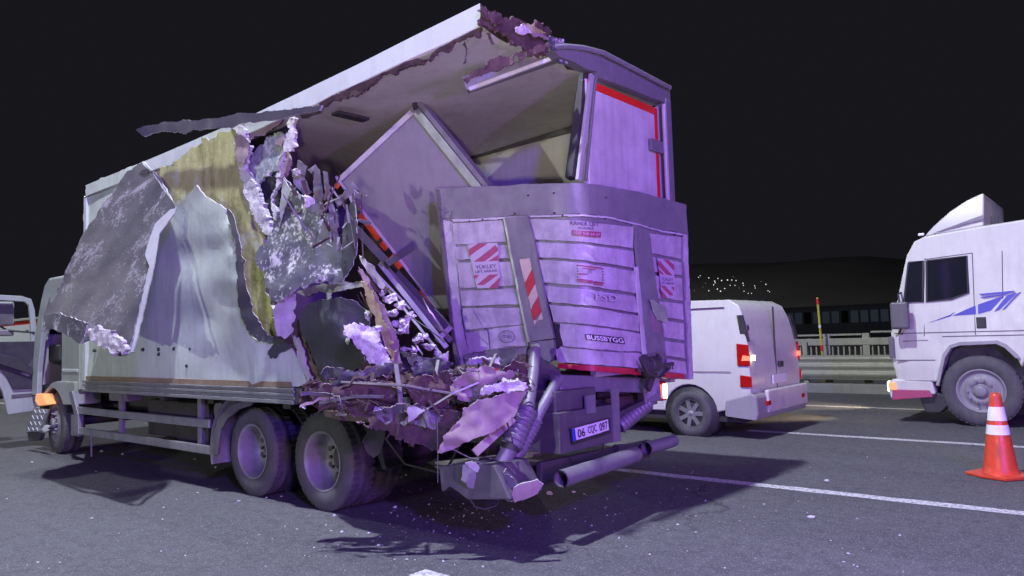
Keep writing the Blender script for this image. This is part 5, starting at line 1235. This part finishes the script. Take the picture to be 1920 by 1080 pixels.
def build_chassis(T):
    for y in (4.62, 5.50): MB().prism([(-12.6, .62), (-12.6, .86), (-3.7, .86), (-3.7, .60), (-5.2, .58)], y-.04, y+.04).build('chassis_rail', 'chassis', T, .006)
    for x in (-10.0, -8.6, -7.5, -6.1, -4.6): MB().box((x-.06, 3.95, .86), (x+.06, 6.2, 1.0)).build('cross_member', 'chassis', T, .004)
    MB().box((XF, 3.9, .985), (-4.2, 6.22, 1.015)).build('floor_underside', 'charred', T)
    r = .43
    dual = wheel_meshes(r, .27, 'dual'); fr = wheel_meshes(r, .27, 'front')
    for x in (-5.55, -6.68):
        put_wheel(T, dual, (x, 4.07, r)); put_wheel(T, dual, (x, 4.38, r), True)
        put_wheel(T, dual, (x, 5.75, r)); put_wheel(T, dual, (x, 6.06, r), True)
        MB().tube([(x, 4.22, r), (x, 5.9, r)], .085, 14).build('axle', 'chassis', T)
        MB().lathe_y([(0, -.14), (.17, -.14), (.21, 0), (.17, .14), (0, .14)], 20, 0, (x, 5.06, r)).build('differential', 'chassis', T)
        for y in (4.62, 5.50): MB().beam((x-.5, y, .55), (x+.5, y, .55), .09, .09).build('leaf_spring', 'chassis', T)
    put_wheel(T, fr, (-11.90, 4.10, r), tilt=math.radians(-4)); put_wheel(T, fr, (-11.90, 6.05, r), True)
    MB().tube([(-11.9, 4.2, r), (-11.9, 6.0, r)], .06, 12).build('axle', 'chassis', T)
    # mudguard ahead of the tandem
    mb = MB(); pts = arc_pts(-6.68, .43, .53, 78, 196, 22); vs = []; n = len(pts)
    for (x, z) in pts:
        for y in (3.80, 4.42): vs += [(x, y, z)]
    out = arc_pts(-6.68, .43, .545, 78, 196, 22)
    for (x, z) in out:
        for y in (3.80, 4.42): vs += [(x, y, z)]
    fs = []
    for i in range(n-1):
        a = 2*i; b = 2*n+2*i
        fs += [(a, a+1, a+3, a+2), (b, b+2, b+3, b+1), (a, a+2, b+2, b), (a+1, b+1, b+3, a+3)]
    mb.add(vs, fs, 0, True).build('mudguard', 'trim', T)
    sheet('mudguard_front', [(397, 852), (400, 812), (410, 784), (428, 764), (450, 754), (476, 752), (470, 760), (446, 768), (426, 784), (414, 806), (408, 852)], 'trim', T, .02, 8, .2, .004, 3, Y=3.80)
    sheet('torn_mudflap', [(678, 830), (690, 806), (716, 800), (722, 812), (712, 850), (700, 858), (690, 852)], 'trim_dark', T, .008, 8, 1, .03, 6, D=5.75)
    sheet('mudguard_rear', [(640, 776), (668, 784), (696, 806), (716, 838), (724, 880), (716, 880), (706, 842), (684, 812), (660, 794)], 'black_plastic', T, .2, 9, .3, .004, 4, Y=4.15)
    # side guards
    z = [(.36, .445), (.625, .705)]
    MB().box((-10.72, 3.84, .36), (-7.28, 3.875, .45)).build('side_guard', 'aluminium', T, .008)
    MB().box((-10.78, 3.84, .625), (-7.32, 3.875, .715)).build('side_guard', 'aluminium', T, .008)
    for x in (-9.55, -7.60): MB().box((x-.04, 3.88, .36), (x+.04, 3.93, .93)).build('guard_bracket', 'lift_grey', T, .004)
    MB().prism([(-11.05, .90), (-10.93, .92), (-10.72, .62), (-10.70, .36), (-10.86, .36), (-10.84, .60)], 3.83, 3.87).build('guard_bracket', 'lift_grey', T, .006)
    MB().box((-10.98, 3.84, .33), (-10.72, 3.90, .60)).build('guard_plate', 'lift_grey', T, .006)
    MB().box((-9.92, 3.90, .82), (-9.42, 4.1, .93)).build('bracket', 'lift_grey', T, .01)
    # boxes and tank under the floor
    MB().box((-9.3, 4.1, .42), (-8.55, 4.5, .84)).build('battery_box', 'chassis', T, .02)
    MB().box((-8.45, 4.05, .38), (-7.75, 4.5, .84)).build('tool_box', 'chassis', T, .02)
    mb = MB(); mb.tube([(-9.6, 5.9, .62), (-8.2, 5.9, .62)], .24, 20); mb.build('fuel_tank', 'aluminium', T)
    mb = MB(); mb.tube([(-7.46, 4.02, .78), (-7.46, 4.45, .78)], .10, 16); mb.build('air_tank', 'lift_grey', T)
    MB().tube([(-10.35, 3.86, .36), (-10.34, 3.86, .10)], .012, 6).build('hanging_strap', 'lift_grey', T)
    rnd = random.Random(8)
    for i in range(7):
        x = -9.8 + i*.62; y = 4.5
        MB().tube([(x, y, .82), (x+.2, y-.06, .62+rnd.uniform(-.1, .1)), (x+.5, y, .80)], .012, 6).build('hose', 'black_plastic', T)
    # things under the rear floor
    MB().beam((-4.6, 4.4, .42), (-3.8, 4.8, .52), .05, .05).build('loose_bar', 'steel', T)
    MB().tube([(-5.0, 5.0, .6), (-3.9, 5.06, .62)], .09, 14).build('exhaust', 'hub', T)
    for i in range(5):
        chunk('underbody_bracket', (-4.9+i*.25, 4.5+.12*(i % 3), .62+.05*(i % 2)), (.09, .07, .06), 'chassis', T, 40+i, .3, 2)
    MB().tube([(-5.0, 4.1, .75), (-4.7, 4.15, .45), (-4.3, 4.2, .40), (-4.1, 4.2, .66)], .012, 6).build('hose', 'black_plastic', T)
    MB().tube([at(455, 752, Y=3.84), at(462, 762, Y=3.84), at(474, 758, Y=3.84), at(482, 750, Y=3.84)], .005, 5).build('cable', 'lift_white', T)

def build_cab(T):
    y0, y1 = 3.95, 6.20
    side = [(-11.02, .92), (-11.02, 2.42), (-11.15, 2.50), (-12.20, 2.50), (-12.36, 2.42), (-12.50, 2.20), (-12.72, 1.75), (-12.82, 1.2), (-12.84, .80), (-12.62, .80), (-12.60, 1.15), (-12.40, 1.95), (-12.15, 2.22), (-11.72, 2.22), (-11.66, 2.1), (-11.66, 1.02), (-11.80, .92), (-11.55, .90)]
    c = MB().prism(side, y0, y0+.07).build('cab_side', 'cab_paint', T, .012)
    MB().prism([(-11.02, .92), (-11.02, 2.42), (-11.15, 2.50), (-12.20, 2.50), (-12.36, 2.42), (-12.72, 1.75), (-12.84, .80), (-11.4, .80)], y1-.06, y1).build('cab_side', 'cab_paint', T, .012)
    MB().box((-11.07, y0+.07, .92), (-11.01, y1-.06, 2.44)).build('cab_back', 'cab_paint', T)
    MB().prism([(-11.02, 2.44), (-11.16, 2.52), (-12.2, 2.52), (-12.40, 2.42), (-12.36, 2.38), (-12.18, 2.46), (-11.16, 2.46), (-11.04, 2.40)], y0+.01, y1-.01).build('cab_roof', 'cab_paint', T, .015)
    MB().prism([(-12.40, 2.40), (-12.74, 1.72), (-12.70, 1.71), (-12.36, 2.38)], y0+.12, y1-.12).build('windscreen', 'glass_dark', T)
    MB().prism([(-12.74, 1.72), (-12.88, .62), (-12.78, .62), (-12.68, 1.70)], y0+.05, y1-.05).build('front_panel', 'cab_paint', T, .015)
    MB().box((-12.75, y0+.1, .86), (-11.1, y1-.1, .95)).build('cab_floor', 'black_plastic', T)
    st = MB().box((-11.75, y0+.25, .95), (-11.25, y0+.85, 1.25)); st.box((-11.4, y0+.25, 1.25), (-11.2, y0+.85, 1.95)); st.build('seat', 'charred', T, .04)
    MB().box((-12.65, y0+.15, 1.3), (-12.2, y1-.15, 1.55)).build('dashboard', 'black_plastic', T, .03)
    w = MB(); w.lathe_z([(.21, 0), (.225, .012), (.21, .024), (.20, .012), (.21, 0)], 24, 0, (-12.05, 4.55, 1.55)); w.build('steering_wheel', 'black_plastic', T)
    MB().box((-11.62, y0-.01, 1.155), (-11.05, y0+.02, 1.20)).build('side_moulding', 'roof_white', T, .01)
    # lower step fender over the front wheel
    out = [(-11.06, .72), (-11.06, 1.03), (-11.72, 1.03), (-11.92, 1.0), (-12.22, .86), (-12.30, .76)] + arc_pts(-11.9, .43, .50, 138, 34, 12)
    MB().prism(out, y0-.04, y0+.30).build('front_fender', 'cab_paint', T, .015)
    mb = MB(); pts = arc_pts(-11.9, .43, .49, 20, 170, 16); p2 = arc_pts(-11.9, .43, .51, 170, 20, 16)
    mb.prism(pts+p2, y0, y0+.45).build('wheel_arch', 'black_plastic', T)
    # wing piece of the cab deflector at the roof edge
    sheet('air_deflector', [(92, 570), (100, 545), (108, 540), (104, 560), (92, 610), (86, 640), (84, 620)], 'cab_paint', T, .02, 7, .3, .006, 4, Y=3.93)
    # opened driver's door, standing out from the cab at its front hinge
    hx = -12.90
    D = lambda px, py: at(px, py, X=hx)
    def pan(nm, pts, m, x0, x1, par=None, bevel=.008):
        q = [at(x, y, X=hx) for x, y in pts]
        return MB().prism([(p.y, p.z) for p in q], x0, x1, 'X').build(nm, m, par or T, bevel)
    d = pan('open_door', [(-120, 545), (0, 553), (40, 555), (58, 561), (64, 580), (70, 640), (72, 740), (64, 770), (14, 777), (4, 735), (-14, 700), (-120, 690), (-120, 640), (58, 640), (56, 600), (53, 573), (46, 566), (0, 563), (-120, 556)], 'cab_paint', hx-.03, hx+.03, None, .008)
    d['label'] = 'opened white cab door with its window frame'
    pan('door_trim', [(-118, 642), (66, 640), (66, 690), (66, 728), (22, 730), (10, 706), (-4, 690), (-118, 680)], 'trim_dark', hx+.032, hx+.07, d, .01)
    pan('arm_rest', [(-60, 650), (30, 672), (56, 690), (56, 704), (30, 694), (-60, 664)], 'black_plastic', hx+.07, hx+.13, d, .01)
    pan('door_pocket', [(36, 700), (60, 672), (64, 676), (64, 700), (48, 706)], 'backing', hx+.07, hx+.09, d, .006)
    pan('door_pocket_strip', [(20, 740), (66, 736), (66, 742), (20, 747)], 'trim', hx+.03, hx+.04, d, .003)
    # mirror seen through the door window
    m = MB().box((-13.25, 3.30, 1.86), (-13.05, 3.78, 2.22)).build('mirror', 'cab_paint', T, .04)
    MB().box((-13.04, 3.33, 1.88), (-13.03, 3.75, 2.19)).build('mirror_glass', 'trim', m)
    MB().tube([(-13.15, 3.6, 1.86), (-13.1, 3.7, 1.78), (-12.85, 3.98, 1.74)], .015, 8).build('mirror_arm', 'black_plastic', m)
    MB().box((-13.2, 3.40, 1.70), (-13.08, 3.78, 1.80)).build('lower_mirror', 'steel', m, .02)
    # corner lamp, broken bumper end and chequered step
    c = at(76, 748, Y=3.86)
    lm = MB().prism([at(x, y, Y=3.86).xz[:] for x, y in ((70, 738), (82, 739), (91, 758), (74, 761), (68, 752))], 3.84, 3.98).build('corner_lamp', 'lamp_amber', T, .015, label='lit amber corner lamp of the cab')
    sheet('chequer_step', [(62, 766), (92, 768), (76, 810), (49, 808)], ['aluminium', 'chassis', 'aluminium'], T, .02, 8, .2, .002, 4, Y=3.80)
    for i in range(7):
        for j in range(3):
            x = 66 + j*8 - i*2.0 + (i % 2)*3; y = 771 + i*5.6
            p = at(x, y, Y=3.785); MB().beam(p - Vector((.03, 0, .02*(1 if i % 2 else -1))), p + Vector((.03, 0, .02*(1 if i % 2 else -1))), .008, .012, (0, 1, 0)).build('tread_bar', 'roof_white', T)
    sheet('step_base', [(50, 810), (76, 812), (72, 826), (54, 826)], 'chassis', T, .06, 8, .5, .01, 4, Y=3.82)
    sheet('bumper_shard', [(76, 806), (84, 797), (94, 799), (88, 804), (94, 806), (84, 810)], 'reflective_white', T, .01, 5, .8, .01, 8, Y=3.80)
    MB().prism([(-12.9, .30), (-12.98, .62), (-12.7, .66), (-12.5, .45), (-12.6, .30)], 4.1, 6.1).build('front_bumper', 'chassis', T, .02)

def build_wreck():
    T = thing('wrecked_box_truck', 'wrecked three-axle box truck with its left side torn open, bent tail lift', 'truck', (-7.5, 5.06, 0))
    build_chassis(T); build_cab(T); build_box_body(T); build_rear_frame(T); build_fallen_door(T)
    build_torn_side(T); build_wreckage(T); build_tail_lift(T); build_lift_gear(T)

def build_far_vehicle():
    p = at(40, 620, Y=7.4); x = p.x
    t = thing('red_fire_engine', 'red and white emergency truck beyond the opened cab door', 'fire engine', (x, 8.5, 0))
    MB().box((x-3.5, 7.45, .55), (x+1.0, 9.8, 1.55)).build('body', 'fire_red', t, .03)
    MB().box((x-3.4, 7.5, 1.55), (x+.98, 9.75, 2.35)).build('upper_body', 'fire_red', t, .03)
    MB().box((x-2.6, 7.40, 1.62), (x+.85, 7.44, 2.22)).build('side_panel', 'roof_white', t, .01)
    MB().box((x+1.0, 7.7, 1.62), (x+1.03, 9.6, 2.22)).build('rear_panel', 'roof_white', t, .01)
    MB().box((x-3.5, 7.45, 2.35), (x+1.0, 9.8, 2.42)).build('roof', 'galvanised', t, .01)
    MB().box((x+.4, 7.39, 2.0), (x+.6, 7.41, 2.06)).build('handle', 'black_plastic', t)
    w = wheel_meshes(.45, .28, 'front')
    for xx in (x-2.6, x-.2):
        put_wheel(t, w, (xx, 7.62, .45)); put_wheel(t, w, (xx, 9.6, .45), True)

def build_debris():
    rnd = random.Random(12)
    # single pieces one can make out on the road
    pieces = [(447, 940, 5, 'wheel of the middle axle'), (628, 966, 5, 'rear wheel'), (640, 997, 4, ''), (1031, 925, 8, ''), (1075, 922, 5, ''), (741, 951, 5, ''), (1521, 969, 7, ''), (1551, 901, 5, ''), (1060, 870, 3, ''), (710, 1022, 4, ''), (365, 861, 4, ''), (405, 876, 4, ''), (190, 846, 4, ''), (230, 851, 3, ''), (60, 866, 3, '')]
    near = ['small white foam scrap on the asphalt in front of the second-axle wheel', 'small white foam scrap at the foot of the rearmost wheel', 'white foam scrap on the asphalt just below the rearmost wheel', 'largest white foam scrap in the shadow right of the foot plate', 'white foam scrap under the hollow bumper tube',
            'white foam scrap in the shadow right of the rearmost wheel', 'white scrap alone on the open asphalt right of the shadow tip', 'white scrap on the asphalt just beyond the shadow tip, above the white line', 'tiny white scrap under the number plate box', 'tiny white scrap at the shadow edge below the rearmost wheel',
            'pale scrap under the truck left of the second-axle wheel', 'pale scrap beside the second-axle wheel tyre under the truck', 'white scrap on the asphalt below the front of the side guard', 'tiny pale scrap under the side guard', 'tiny white scrap on the road at the far left edge']
    for (x, y, s, _), lb in zip(pieces, near):
        p = at(x, y, Z=.008); k = depth(p)/F
        o = chunk('foam_scrap', p, (s*k, s*k*.8, s*k*.3+.006), 'foam_white', None, x+y, .5, 2)
        tag(o, lb, 'foam scrap', 'foam scraps on the road')
    mb = MB()
    for i in range(420):
        if i < 90: x, y = rnd.uniform(600, 1700), rnd.uniform(850, 1075)
        elif i < 150: x, y = rnd.uniform(0, 600), rnd.uniform(840, 1070)
        elif i < 280: x, y = rnd.gauss(820, 130), rnd.gauss(985, 30)
        else: x, y = rnd.gauss(1050, 180), rnd.gauss(940, 40)
        p = at(x, min(y, 1079), Z=.004)
        if p.y > 9: continue
        s = rnd.choice((.004, .004, .006, .008, .012)); a = rnd.uniform(0, 6.28)
        v = [p + Vector((math.cos(a+q)*s*rnd.uniform(.5, 1.3), math.sin(a+q)*s*rnd.uniform(.5, 1.3), 0)) for q in (0, 1.7, 3.2, 4.8)]
        top = p + Vector((0, 0, s*rnd.uniform(.4, 1.0)))
        mb.add(v+[top], [(0, 1, 4), (1, 2, 4), (2, 3, 4), (3, 0, 4), (3, 2, 1, 0)])
    o = mb.build('crumbs', 'foam_white'); o['kind'] = 'stuff'; tag(o, 'scattered white foam crumbs and glass on the asphalt', 'debris')

build_setting(); build_barrier(); build_cone(); build_van(); build_white_truck(); build_far_vehicle(); build_wreck(); build_debris()
